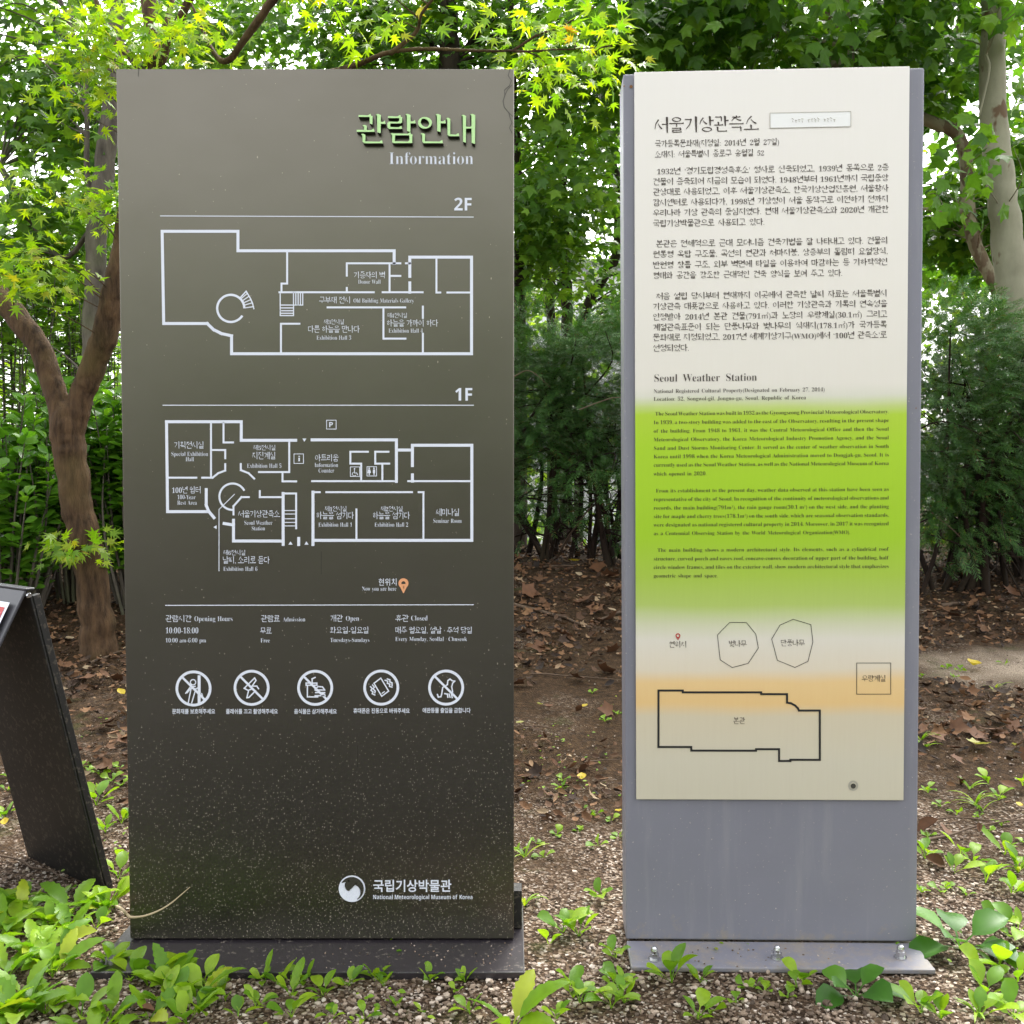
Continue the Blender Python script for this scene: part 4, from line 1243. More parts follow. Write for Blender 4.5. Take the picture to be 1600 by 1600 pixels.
tx += k_('구부재 전시', 498.5, 548, 469, 12, 1.1) + e_('Old Building Materials Gallery', 552, 647, 473)
tx += k_('제4전시실', 605, 636.5, 493, 9) + k_('하늘을 가까이 하다', 604, 684.5, 505, 12.5) + e_('Exhibition Hall 4', 607, 661, 520)
tx += k_('제3전시실', 506, 538, 503, 9) + k_('다른 하늘을 만나다', 481, 562, 514.5, 12.5) + e_('Exhibition Hall 3', 494.5, 549, 531)
tx += k_('기획전시실', 272, 319, 695.5, 12.5) + e_('Special Exhibition', 267.5, 325.5, 712.5) + e_('Hall', 290, 303.5, 720.7)
tx += k_('제5전시실', 396, 431, 699.5, 9.5) + k_('지진계실', 394, 431, 712, 13) + e_('Exhibition Hall 5', 386, 440, 731)
tx += k_('아트리움', 492, 529, 715.5, 12.5) + e_('Information', 491.5, 528.5, 729.8) + e_('Counter', 497.5, 522.5, 738.4)
tx += k_('100년 쉼터', 268.5, 314, 765.5, 12.5) + e_('100-Year', 277, 306, 780) + e_('Rest Area', 277, 308, 788.7)
tx += k_('서울기상관측소', 372, 437.5, 803, 12.5) + e_('Seoul Weather', 381.5, 426, 820) + e_('Station', 393, 414.5, 828.7)
tx += k_('제1전시실', 507.5, 542, 795, 9.5) + k_('하늘을 섬기다', 494, 553, 805.5, 13) + e_('Exhibition Hall 1', 497.5, 550.5, 823)
tx += k_('제2전시실', 595, 629.5, 795, 9.5) + k_('하늘을 섬기다', 582, 640.5, 805.5, 13) + e_('Exhibition Hall 2', 585, 638, 823)
tx += k_('세미나실', 681, 718, 800.5, 13) + e_('Seminar Room', 676.5, 721.5, 817)
tx += k_('제6전시실', 349, 384, 863.5, 9.5) + k_('날씨, 소리로 듣다', 348, 421.5, 875, 13) + e_('Exhibition Hall 6', 349, 402.5, 892)
tx += text('현위치', 591, 620, 914, 12.5, 'sans') + e_('Now you are here', 565.5, 619.5, 923)
pr('room_lettering', tx, 'print_white', sign1)
pin = [[(630.5 - 7.4, 912.6), (630.5 + 7.4, 912.6), (630.5 + .6, 926.5), (630.5 - .6, 926.5)]] + ring(630.5, 911.3, 5.6, 4.6, 0, 360, 28)
pr('location_pin', pin, 'print_orange', sign1)
tx = k_('관람시간', 258.5, 299.5, 966.5, 12) + e_('Opening Hours', 303.5, 364, 970.5, 11.5) + e_('10:00-18:00', 258.5, 310.5, 989.5, 13) + e_('10:00 am-6:00 pm', 258.5, 322.5, 1003.7)
tx += k_('관람료', 407.5, 437.5, 966.5, 12) + e_('Admission', 442, 477.5, 971, 10) + k_('무료', 406.5, 424.5, 985.5, 11.5) + e_('Free', 407, 422, 1003.7)
tx += k_('개관', 516, 535.5, 966, 12) + e_('Open', 540, 561.5, 970, 11.5) + k_('화요일-일요일', 515.5, 576.5, 984.5, 12) + e_('Tuesdays-Sundays', 516, 577.5, 1003)
tx += k_('휴관', 617.5, 638.5, 966, 12) + e_('Closed', 642, 668.5, 969.5, 11.5) + k_('매주 월요일, 설날 · 추석 당일', 617.5, 738, 984.5, 12) + e_('Every Monday, Seollal · Chuseok', 617.5, 730, 1001.5)
pr('opening_hours_lettering', tx, 'print_white', sign1)
cap = (('문화재를 보호해주세요', 269, 336.5, 1114.6), ('플래쉬를 끄고 촬영해주세요', 353, 434.5, 1114.6), ('음식물은 삼가해주세요', 459.5, 526.5, 1114.6), ('휴대폰은 진동으로 바꿔주세요', 552, 640.5, 1113.6), ('애완동물 출입을 금합니다', 660, 735.5, 1113))
tx = []
for s, x0, x1, y in cap: tx += text(s, x0, x1, y, 8.6, 'sans_bold', space=.25)
pr('rule_lettering', tx, 'print_white', sign1)
c3 = lambda *p: TX(p, 2.963, 230, 920)
pics = []
for k, (ox, oy) in enumerate(((215, 461), (484, 458), (778, 458), (1084, 457), (1384, 457))):
    p = ring(ox / 2.963 + 230, oy / 2.963 + 920, 26, 4.2)
    if k != 3: p += seg(c3((ox - 52, oy - 52), (ox + 52, oy + 52)), 3.4)
    d = lambda *q: c3(*[(ox + x, oy + y) for x, y in q])
    if k == 0:
        p += ring((ox - 2) / 2.963 + 230, (oy - 29) / 2.963 + 920, 4.2, 1.7, 0, 360, 18)
        p += seg(d((26, -54), (26, 68)), 4.6)
        for q in (((-30, 20), (-12, 0), (12, 2), (24, -6)), ((-36, 22), (-14, -8), (8, -10)), ((-12, 4), (-24, 64)), ((10, 4), (-8, 66)), ((38, 24), (50, 60))): p += seg(d(*q), 1.8)
    elif k == 1:
        for q in (((14, -46), (-34, 2), (-16, 12), (4, 4)), ((14, -46), (20, -34), (2, -8), (24, -8), (32, 4)), ((-14, 12), (-22, 46), (-12, 44), (18, 14))): p += seg(d(*q), 2.0)
    elif k == 2:
        for q in (((-42, -22), (8, -22), (8, -12), (-42, -12), (-42, -22)), ((-36, -12), (-36, 42), (12, 42)), ((-14, -24), (-14, -42), (0, -48)), ((0, 6), (14, -6), (34, -4), (44, 10), (0, 10)), ((2, 22), (44, 22)), ((0, 36), (46, 36)), ((0, 10), (44, 30))): p += seg(d(*q), 2.0)
    elif k == 3:
        for q in (((-34, -20), (-2, -44), (34, 16), (2, 40), (-34, -20)), ((-50, -4), (-42, 4), (-48, 12), (-38, 20), (-42, 28), (-30, 34)), ((-40, -12), (-32, -2), (-38, 6), (-28, 16), (-30, 24)), ((18, -34), (30, -30), (28, -20), (40, -16), (38, -6), (50, -2)), ((28, -40), (40, -36), (40, -26), (50, -22), (50, -10))): p += seg(d(*q), 1.9)
        p += seg(d((4, 26), (14, 19)), 1.6)
    else:
        for q in (((-40, 32), (-36, 44), (-24, 42), (-20, 28), (-16, 0), (6, -14), (8, -32), (18, -40), (28, -32), (40, -30), (30, -20), (26, -4), (30, 20)), ((-6, 28), (6, 30), (8, 44)), ((14, 30), (18, 44)), ((24, 26), (28, 46))): p += seg(d(*q), 2.0)
    pr('prohibition_symbol', p, 'print_white', sign1)
lx, ly = 897 / 2.424 + 180, 602 / 2.424 + 1140
emb = pr('emblem', disc(lx, ly, 20.8, 40), 'print_white', sign1)
sw = []
n = 26
oa, ia = arcpts(lx - .2, ly, 18.8, 148, -62, n), []
for i in range(n):                                     # dark comma between the thin outer arc and the round head
    t = i / (n - 1)
    an = math.radians(148 - 210 * t)
    r_ = 18.8 - (1.2 + 9.2 * math.sin(math.pi * min(1, t * 1.02)) ** .8 * (1 if t < .5 else max(.18, 1 - (t - .5) * 1.5)))
    ia.append((lx - .2 + r_ * math.cos(an), ly - r_ * math.sin(an)))
sw += [[oa[i], oa[i + 1], ia[i + 1], ia[i]] for i in range(n - 1)]
sw += [arcpts(lx - 1.6, ly - 5.6, 9.6, 20, 250, 22)]
SG1.print('emblem_swirl', sw, 'dark_print_and_shade', emb, .0021)
pr('museum_lettering', text('국립기상박물관', 582.5, 706, 1391.5, 20.5, 'sans_bold') + text('National Meteorological Museum of Korea', 582.5, 738.5, 1404.6, 9.2, 'bold'), 'print_white', sign1)
ck = [(797, 108), (794, 118), (799, 126), (796, 134), (788, 141), (789, 149), (786, 158), (788, 168), (795, 176), (797, 184), (800, 192), (796, 200), (800, 208)]
pr('crack', seg(ck[:6], 1.0) + seg(ck[5:], 1.1) + seg([(789, 149), (793, 140), (800, 133)], .7) + seg([(795, 176), (801, 182)], .7) + seg([(559, 1165), (559, 1198)], .7) + seg([(502, 862), (502, 897)], .7) + seg([(217, 108), (216, 119)], .7), 'crack_dark', sign1, .0006)

# ================================================================== PALE PLATE SIGN ON GREY STEEL
YAW, LEAN = math.radians(-2.0), math.radians(.45)
yr = y_on(1470, .012)
SG2 = Face((at(1205, 1470, yr)[0], yr, 0), YAW, 0.0, 1205, LEAN)
sign2 = empty('heritage_sign', tuple(SG2.O), YAW, 'grey steel sign holding a pale plate with a bright green band and dense text', 'sign')
sx = lambda px, py: SG2.xz(px, py)[0]
sl, sr = sx(977.5, 1300), sx(1434, 1300)
zt2 = SG2.xz(1205, 110.5)[1]
sign2.rotation_euler = (0, -LEAN, YAW)
bk = bevel_box('steel_body', (sl, 0, .012), (sr, .10, zt2), 'grey_steel', sign2, .004)
nf = y_on(1513, .012) - yr
acc = Acc()
x0_, x1_ = sl + .001, sr - .004
bevel_box('foot_flange', (x0_, nf * .98, .0), (x1_, -.0015, .011), 'grey_steel', sign2, .003)
bevel_box('concrete_pad', (x0_ - .018, -.05, -.05), (x1_ + .022, .26, -.001 + .002), 'concrete', sign2, .008)
SG2.off = .007                                          # face of the plate
pl_, pr_ = sx(992.5, 650), sx(1417, 650)
zb_, ztp = SG2.xz(1205, 1250)[1], SG2.xz(1205, 108)[1]
m, N, L, bs, sep = face_mat()
mr = N.new('ShaderNodeMapRange')
mr.inputs['From Min'].default_value = zb_; mr.inputs['From Max'].default_value = ztp
wz = noise_node(N, L, 3.0, 3, .5, dims=(1, 1, 2.5))
wa_ = N.new('ShaderNodeMath'); wa_.operation = 'MULTIPLY_ADD'; wa_.inputs[1].default_value = .022; wa_.inputs[2].default_value = -.011
L.new(wz.outputs['Fac'], wa_.inputs[0])
az = N.new('ShaderNodeMath'); L.new(sep.outputs[2], az.inputs[0]); L.new(wa_.outputs[0], az.inputs[1])
L.new(az.outputs[0], mr.inputs[0])
fr = lambda py: (SG2.xz(1205, py)[1] - zb_) / (ztp - zb_)
stops = [(1250, (.56, .51, .39)), (1190, (.58, .53, .41)), (1120, (.61, .53, .38)), (1100, (.74, .50, .22)), (1066, (.76, .53, .25)), (1046, (.70, .61, .47)), (1000, (.70, .65, .55)), (975, (.60, .60, .40)), (945, (.42, .53, .13)), (900, (.37, .52, .06)), (840, (.34, .55, .02)), (700, (.38, .60, .02)), (648, (.42, .60, .035)), (634, (.52, .61, .20)), (618, (.68, .66, .54)), (600, (.76, .71, .62)), (420, (.79, .74, .66)), (108, (.80, .755, .69))]
rp = ramp(N, [(fr(y), c) for y, c in stops])
L.new(mr.outputs[0], rp.inputs[0])
sn = noise_node(N, L, 40, 4, .6, dims=(6, 1, .25))
c_ = mixc(N, L, .04, rp.outputs[0], sn.outputs['Fac'], 'OVERLAY')
L.new(c_, bs.inputs['Base Color'])
plate = bevel_box('plate', (pl_, -.007, zb_), (pr_, -.0025, ztp), 'printed_plate', sign2, .0012)
pq = SG2.print
pq('title_lettering', text('서울기상관측소', 1021.5, 1185, 203, 25, kw=(1.15, .72)), 'print_brown', sign2)
st = pq('cover_sticker', [[(1203, 177), (1329, 177), (1329, 200.5), (1203, 200.5)]], 'sticker_white', sign2, .0008)
pq('sticker_border', seg([(1203, 177), (1329, 177), (1329, 200.5), (1203, 200.5)], .7, True), 'stain', st, .0018)
sm = []
for i, x in enumerate(range(1237, 1306, 5)):
    if i in (4, 9): continue
    sm += seg([(x, 186 + (i * 7 % 4)), (x + 2.5, 187.5 + (i * 5 % 3))], .9) + seg([(x + 1, 190), (x + 1.5, 191.5 + i % 2)], .8)
pq('ghost_lettering', sm, 'stain', st, .0018)
bt = []
BODY = .80
def kl(s, x0, x1, ymid, h=12.0, fit='words'): return text(s, x0, x1, ymid + h * .40, h, 'serif', 1.2, fit, .55)
bt += kl('국가등록문화재(지정일: 2014년 2월 27일)', 1023, 1217.5, 221.8, 11.3, True) + kl('소재지: 서울특별시 종로구 송월길 52', 1023, 1194, 238.4, 11.3, True)
ko = (('1932년 ‘경기도립경성측후소’ 청사로 신축되었고, 1939년 동쪽으로 2층', 1026, 1388.5, 264.8), ('건물이 증축되어 지금의 모습이 되었다. 1948년부터 1961년까지 국립중앙', 1020, 1388, 281.2), ('관상대로 사용되었고, 이후 서울기상관측소, 한국기상산업진흥원, 서울황사', 1020, 1388, 297.3),
      ('감시센터로 사용되다가, 1998년 기상청이 서울 동작구로 이전하기 전까지', 1020, 1388, 313.9), ('우리나라 기상 관측의 중심지였다. 현재 서울기상관측소와 2020년 개관한', 1020, 1388, 330.0), ('국립기상박물관으로 사용되고 있다.', 1020, 1194.5, 346.6),
      ('본관은 전체적으로 근대 모더니즘 건축기법을 잘 나타내고 있다. 건물의', 1025, 1387, 378.6), ('원통형 옥탑 구조물, 곡선의 현관과 처마지붕, 상층부의 돌림띠 요철장식,', 1020, 1387, 395.1), ('반원형 창틀 구조, 외부 벽면에 타일을 이용하여 마감하는 등 기하학적인', 1020, 1387, 411.8), ('형태와 공간을 강조한 근대적인 건축 양식을 보여 주고 있다.', 1020, 1316, 428.2),
      ('처음 설립 당시부터 현재까지 이곳에서 관측한 날씨 자료는 서울특별시', 1025, 1386, 460.8), ('기상관측 대푯값으로 사용하고 있다. 이러한 기상관측과 기록의 연속성을', 1020, 1386, 476.9), ('인정받아 2014년 본관 건물(791㎡)과 노장의 우량계실(30.1㎡) 그리고', 1020, 1386, 493.2),
      ('계절관측표준이 되는 단풍나무와 벚나무의 식재지(178.1㎡)가 국가등록', 1020, 1385.5, 509.5), ('문화재로 지정되었고, 2017년 세계기상기구(WMO)에서 ‘100년 관측소’로', 1020, 1385.5, 525.4), ('선정되었다.', 1020, 1076.5, 542.0))
for s, x0, x1, y in ko: bt += kl(s, x0, x1, y, 11.3, True if x1 < 1330 else 'words')
pq('korean_lettering', bt, 'print_brown', sign2)
pq('english_title_lettering', text('Seoul Weather Station', 1021, 1183, 594.6, 17.2, 'serif_light', space=.5), 'print_brown', sign2)
bt = text('National Registered Cultural Property(Designated on February 27, 2014)', 1021, 1288.5, 612.3, 8.8, 'serif', space=.4) + text('Location: 52, Songwol-gil, Jongno-gu, Seoul, Republic of Korea', 1021, 1259.5, 624.5, 8.8, 'serif', space=.4)
en = ('The Seoul Weather Station was built in 1932 as the Gyeongseong Provincial Meteorological Observatory.', 'In 1939, a two-story building was added to the east of the Observatory, resulting in the present shape', 'of the building. From 1948 to 1961, it was the Central Meteorological Office and then the Seoul',
      'Meteorological Observatory, the Korea Meteorological Industry Promotion Agency, and the Seoul', 'Sand and Dust Storms Monitoring Center. It served as the center of weather observation in South', 'Korea until 1998 when the Korea Meteorological Administration moved to Dongjak-gu, Seoul. It is', 'currently used as the Seoul Weather Station, as well as the National Meteorological Museum of Korea', 'which opened in 2020.',
      'From its establishment to the present day, weather data observed at this station have been seen as', 'representative of the city of Seoul. In recognition of the continuity of meteorological observations and', 'records, the main building(791m²), the rain gauge room(30.1 m²) on the west side, and the planting', 'site for maple and cherry trees(178.1m²) on the south side, which are seasonal observation standards,', 'were designated as national registered cultural property in 2014. Moreover, in 2017 it was recognized', 'as a Centennial Observing Station by the World Meteorological Organization(WMO).',
      'The main building shows a modern architectural style. Its elements, such as a cylindrical roof', 'structure, curved porch and eaves roof, concave-convex decoration of upper part of the building, half', 'circle window frames, and tiles on the exterior wall, show modern architectural style that emphasizes', 'geometric shape and space.')
ys = (647.6, 661.1, 674.6, 688, 701.5, 714.8, 727.9, 741.8, 768.3, 781.7, 795.2, 808.6, 821.8, 835.1, 861.4, 874.9, 888.2, 901.7)
for k, (s, y) in enumerate(zip(en, ys)):
    x1 = {7: 1104, 13: 1328.5, 17: 1121.5}.get(k, 1388.8)
    x0 = {0: 1023.5, 8: 1024.5, 14: 1027}.get(k, 1021.0)
    bt += text(s, x0, x1, y, 8.5, 'serif', 1, True if k in (7, 13, 17) else 'words', .4)
pq('english_lettering', bt, 'print_brown', sign2)
g = lambda *p: TX(p, 2.5, 960, 920)
for pts_, nm_ in ((g((450, 131), (515, 131), (552, 176), (562, 231), (522, 291), (460, 307), (413, 277), (402, 180)), 'cherry_tree_outline'), (g((698, 119), (767, 140), (775, 207), (756, 283), (705, 307), (636, 279), (614, 196), (646, 142)), 'maple_tree_outline'), (g((946, 290), (1079, 290), (1079, 411), (946, 411)), 'gauge_room_outline')): pq(nm_, seg(pts_, .9, True), 'print_black', sign2)
ma = g((172, 397), (267, 397), (267, 404), (573, 404), (573, 411), (674, 411), (674, 444), (690, 447), (706, 456), (716, 466), (721, 475), (802, 475), (802, 667), (687, 667), (687, 672), (643, 672), (643, 626), (553, 626), (553, 632), (300, 632), (300, 618), (172, 618))
pq('building_outline', seg(ma, 3.2, True), 'print_black', sign2)
pq('site_map_lettering', text('현위치', 1045, 1073, 1011, 10.5) + text('벚나무', 1138.5, 1166.5, 1010, 10.5) + text('단풍나무', 1219.5, 1257, 1009, 10.5) + text('우량계실', 1346, 1384, 1064.5, 10.5) + text('본관', 1145.5, 1164, 1130.5, 10.5), 'print_brown', sign2)
px_, py_ = 248 / 2.5 + 960, 182 / 2.5 + 920
pq('location_pin', ring(px_, py_, 2.9, 1.7, 0, 360, 20) + [[(px_ - 3.2, py_ + 2.1), (px_ - 1.4, py_ + 2.6), (px_, py_ + 5.4), (px_, py_ + 7.2)], [(px_ + 3.2, py_ + 2.1), (px_ + 1.4, py_ + 2.6), (px_, py_ + 5.4), (px_, py_ + 7.2)]], 'print_red', sign2)
pq('screw_hole', disc(1333, 1227.5, 4.0), 'crack_dark', sign2, .0012)
pq('stain_ring', ring(1333, 1227, 6.5, 3, 0, 360, 30), 'stain', sign2, .0005)
SG2.off = 0.0
pq('rust_spot', disc(986, 131, 2.6, 12) + disc(975, 130, 1.2, 8) + disc(1436 - 5, 640, 1.0, 8), 'rust', sign2, .0012)
for px in (1022.5, 1214.5, 1407):
    d = ray(px, 1497); t = (.012 - CAM_H) / d[2]
    P = np.array((d[0] * t, d[1] * t, 0)) - SG2.O
    bx, by = float(np.dot(P, SG2.u)), -float(np.dot(P, SG2.n))
    bm = bmesh.new()
    def prism(r, z0, z1, n, r2=None):
        lo = [bm.verts.new((bx + r * math.cos(6.2832 * i / n), by + r * math.sin(6.2832 * i / n), z0)) for i in range(n)]
        hi = [bm.verts.new((bx + (r2 or r) * math.cos(6.2832 * i / n), by + (r2 or r) * math.sin(6.2832 * i / n), z1)) for i in range(n)]
        for i in range(n): bm.faces.new((lo[i], lo[(i + 1) % n], hi[(i + 1) % n], hi[i]))
        bm.faces.new(hi); bm.faces.new(lo[::-1])
    prism(.0135, .0112, .0135, 20)
    prism(.0098, .0137, .025, 6)
    prism(.0078, .0252, .031, 14)
    prism(.0078, .0311, .036, 14, .0065); prism(.0065, .0361, .0395, 14, .003)
    me = bpy.data.meshes.new('bolt'); bm.to_mesh(me); bm.free()
    link('bolt', me, 'chrome', sign2)

# ================================================================== BLACK FOLDED STAND ON THE LEFT
n0 = ground(163, 1398); f0 = ground(44, 1342)
ux = unit((f0 - n0) * (1, 1, 0)); wdt = float(np.linalg.norm((f0 - n0)[:2]))
lean = np.array((ux[1], -ux[0], 0)); lean = lean if lean[1] < 0 else -lean      # towards the viewer
d = ray(46, 922)
# ridge end: meets the vertical plane through the near foot along the lean direction
nn = ux
t = np.dot(n0 - np.array((0, 0, CAM_H)), nn) / np.dot(d, nn)
apex = np.array((0, 0, CAM_H)) + d * t
sp = float(np.dot(apex - n0, lean)); hh = float(apex[2] - n0[2])
rz = math.atan2(lean[1], lean[0])
stand = empty('folded_stand', tuple(n0 + lean * sp), rz, 'black folded metal stand with a red bordered notice at the left edge', 'stand')
# local: +x = lean (towards viewer), +y = along ridge or against it
yl = np.array((-math.sin(rz), math.cos(rz), 0)); sgn = 1 if np.dot(yl, ux) > 0 else -1
def slab(name, p0, p1, w0, w1, th, m, parent):
    """plank between local profile points p0 (x,z) and p1, spanning w0..w1 along the ridge"""
    (xa, za), (xb, zb) = p0, p1
    l = math.hypot(xb - xa, zb - za); nx, nz = -(zb - za) / l * th, (xb - xa) / l * th
    bm = bmesh.new()
    prof = [(xa, za), (xb, zb), (xb + nx, zb + nz), (xa + nx, za + nz)]
    r0 = [bm.verts.new((x, w0 * sgn, z)) for x, z in prof]; r1 = [bm.verts.new((x, w1 * sgn, z)) for x, z in prof]
    for i in range(4): bm.faces.new((r0[i], r0[(i + 1) % 4], r1[(i + 1) % 4], r1[i]))
    bm.faces.new(r0[::-1]); bm.faces.new(r1)
    bmesh.ops.recalc_face_normals(bm, faces=bm.faces)
    bmesh.ops.bevel(bm, geom=bm.edges[:], offset=.0015, segments=1, affect='EDGES')
    me = bpy.data.meshes.new(name); bm.to_mesh(me); bm.free()
    return link(name, me, m, parent)
slab('back_panel', (-sp, 0), (0, hh - .012), 0, wdt, .006, 'black_metal', stand)
slab('rim', (-sp - .007, .002), (-.007, hh - .014), -.001, .014, .018, 'black_metal', stand)
slab('rim', (-sp - .007, .002), (-.007, hh - .014), wdt - .014, wdt + .001, .018, 'black_metal', stand)
fx = sp * 2.4
fp_ = slab('front_panel', (fx, 0), (.012, hh), -.002, wdt + .05, .006, 'black_metal_top', stand)
slab('top_fold', (-.012, hh - .001), (.0115, hh - .0005), -.002, wdt + .05, .006, 'black_metal_top', stand)
def on_front(a, wv, e):
    x = .012 + (fx - .012) * a; z = hh * (1 - a)
    l = math.hypot(fx, hh)
    return (x + hh / l * e, wv * sgn, z + fx / l * e)
def front_quad(name, a0, a1, w0, w1, e, m, parent):
    bm = bmesh.new()
    bm.faces.new([bm.verts.new(on_front(a, w, e)) for a, w in ((a0, w0), (a0, w1), (a1, w1), (a1, w0))])
    bm.normal_update()
    me = bpy.data.meshes.new(name); bm.to_mesh(me); bm.free()
    return link(name, me, m, parent)
nb = front_quad('notice', .04, .62, .022, wdt, .0078, 'print_white', stand)
for a0, a1, w0, w1 in ((.055, .068, .032, wdt - .01), (.592, .605, .032, wdt - .01), (.0682, .5918, .032, .042)):
    front_quad('red_border', a0, a1, w0, w1, .0088, 'print_red', nb)
bm = bmesh.new()
bmesh.ops.create_cone(bm, segments=16, radius1=.007, radius2=.005, depth=.004, cap_ends=True)
me = bpy.data.meshes.new('bolt'); bm.to_mesh(me); bm.free()
bo = link('bolt', me, 'chrome', stand)
bo.location = (0.003, -.004 * sgn, hh - .012); bo.rotation_euler = (math.pi / 2 * sgn, 0, 0)

# ================================================================== WEEDS, LEAVES AND TWIGS
def weed_leaf(L0, w, a0, a1, teeth=0, stalk=.35, n=9):
    """leaf along +y: starts at pitch a0, ends at a1 (degrees); returns verts, quads"""
    v, f = [], []
    y = z = 0.0
    for i in range(n + 1):
        t = i / n
        if i:
            a = math.radians(a0 + (a1 - a0) * t)
            y += math.cos(a) * L0 / n; z += math.sin(a) * L0 / n
        s = max(0, (t - stalk) / (1 - stalk))
        hw = w * .5 * (math.sin(math.pi * s ** .8) ** .75 if 0 < s < 1 else 0) + .0018 * (1 - .5 * t) * (1 if t < .98 else .1)
        if teeth and 0 < s < 1: hw *= (1 + teeth * (1 if i % 2 else -1))
        up = hw * .35
        v += [(-hw, y, z + up), (0, y, z), (hw, y, z + up)]
    for i in range(n):
        k = 3 * i
        f += [(k, k + 1, k + 4, k + 3), (k + 1, k + 2, k + 5, k + 4)]
    return np.array(v), np.array(f)
def rosette(kind):
    V, F, k = [], [], 0
    def put(lv, lf, az, base=(0, 0, 0), roll=0.0):
        nonlocal k
        c, s = math.cos(az), math.sin(az)
        cr, sr_ = math.cos(roll), math.sin(roll)
        x, y, z = lv[:, 0] * cr, lv[:, 1], lv[:, 2] + lv[:, 0] * sr_
        V.append(np.stack((x * c - y * s + base[0], x * s + y * c + base[1], z + base[2]), -1)); F.append(lf + k); k += len(lv)
    ph = R.random() * 6.28
    if kind == 'spoon':
        for i in range(R.integers(4, 7)):
            ln = .06 + .055 * R.random()
            put(*weed_leaf(ln, ln * (.30 + .14 * R.random()), 78 - 30 * R.random(), 45 - 60 * R.random(), .06 * R.random(), .36), ph + i * 2.4 + .4 * R.standard_normal(), roll=.3 * R.standard_normal())
    elif kind == 'dandelion':
        for i in range(R.integers(5, 9)):
            ln = .08 + .065 * R.random()
            put(*weed_leaf(ln, ln * .27, 72 - 35 * R.random(), 25 - 50 * R.random(), .08 + .07 * R.random(), .2, 15), ph + i * 2.4 + .3 * R.standard_normal(), roll=.3 * R.standard_normal())
    elif kind == 'broad':
        for i in range(7):
            ln = .07 + .04 * R.random()
            put(*weed_leaf(ln, ln * .52, 72 - 6 * i, 15 - 9 * i, .05, .34), ph + i * 2.4 + .3 * R.standard_normal(), roll=.25 * R.standard_normal())
    elif kind == 'seedling':
        for i in range(R.integers(3, 6)):
            ln = .020 + .022 * R.random()
            put(*weed_leaf(ln, ln * .55, 60, 0, 0, .42, 6), ph + i * 2.2 + .3 * R.standard_normal(), roll=.3 * R.standard_normal())
    elif kind == 'grass':
        for i in range(R.integers(5, 10)):
            ln = .05 + .06 * R.random()
            put(*weed_leaf(ln, .0045, 82 - 30 * R.random(), 10 - 40 * R.random(), 0, .02, 7), R.random() * 6.28)
    return np_mesh(kind + '_weed', np.concatenate(V), [np.concatenate(F)], True)
KIND = {'spoon': ('weed_leaf', 'spoon leaved weed', 'weed with spoon shaped leaves'), 'dandelion': ('weed_leaf', 'toothed weed', 'flat weed with long toothed leaves'), 'broad': ('dark_weed_leaf', 'broad leaved weed', 'darker weed with broad pointed leaves'),
        'seedling': ('weed_leaf', 'seedling', 'tiny seedling with small oval leaves'), 'grass': ('weed_leaf', 'grass tuft', 'thin bright grass tuft')}
SRC = {}
for kd in KIND:
    SRC[kd] = []
    for i in range({'spoon': 7, 'dandelion': 4, 'broad': 3, 'seedling': 6, 'grass': 4}[kd]):
        me = rosette(kd); me.materials.append(MATS[KIND[kd][0]]); SRC[kd].append(me)
def zone(px, py):
    if py < 1180: return 'on the bank ' + ('left of the dark sign' if px < 205 else 'in the gap' if px < 985 else 'right of the pale sign')
    if px < 205: return 'in the patch left of the dark sign' if py > 1400 else 'beside the black folded stand'
    if px < 815: return 'along the front of the dark sign'
    if px < 985: return 'in the gravel between the two signs'
    if px < 1460: return 'in front of the pale plate sign'
    return 'right of the pale plate sign'
def weed(kd, px, py, s=1.0, label=None):
    me = SRC[kd][R.integers(len(SRC[kd]))]
    p = ground(px, py)
    o = bpy.data.objects.new(KIND[kd][1].replace(' ', '_'), me)
    COL.objects.link(o)
    o.location = (p[0], p[1], p[2] - .002)
    o.rotation_euler = (0.15 * R.standard_normal(), .15 * R.standard_normal(), R.random() * 6.28)
    k = s * (.85 + .3 * R.random())
    o.scale = (k, k, k)
    tag(o, label or f'{KIND[kd][2]} {zone(px, py)}', 'weed', None if label else f'{KIND[kd][1]}s {zone(px, py)}')
# dense patch at the lower left
for k in range(40):
    px, py = R.uniform(-10, 330), R.uniform(1425, 1640)
    if px > 195 and py < 1530: px = R.uniform(-10, 190)
    weed('spoon' if R.random() < .5 else 'dandelion', px, py, .78)
for px, py in ((165, 1432), (175, 1425), (150, 1455), (40, 1430), (90, 1420), (205, 1542), (232, 1545), (258, 1548)): weed('spoon', px, py, .8)
# row along the front of the dark sign's plate
for px, py, s in ((290, 1540, .95), (330, 1548, 1), (352, 1570, 1), (415, 1540, .9), (440, 1545, .9), (455, 1560, 1.1), (452, 1540, .7), (478, 1542, .8), (505, 1560, .8), (545, 1545, .9), (585, 1542, .9), (600, 1546, .8), (672, 1541, .75), (727, 1538, .8),
                  (662, 1588, .5), (520, 1600, .8), (400, 1580, .9), (372, 1600, 1), (455, 1600, 1), (310, 1590, 1), (715, 1558, .5), (620, 1580, .6), (570, 1600, .6), (735, 1590, .7)): weed('spoon', px, py, s * .64)
weed('dandelion', 800, 1612, .95, 'large toothed weed lying flat below the right end of the dark sign')
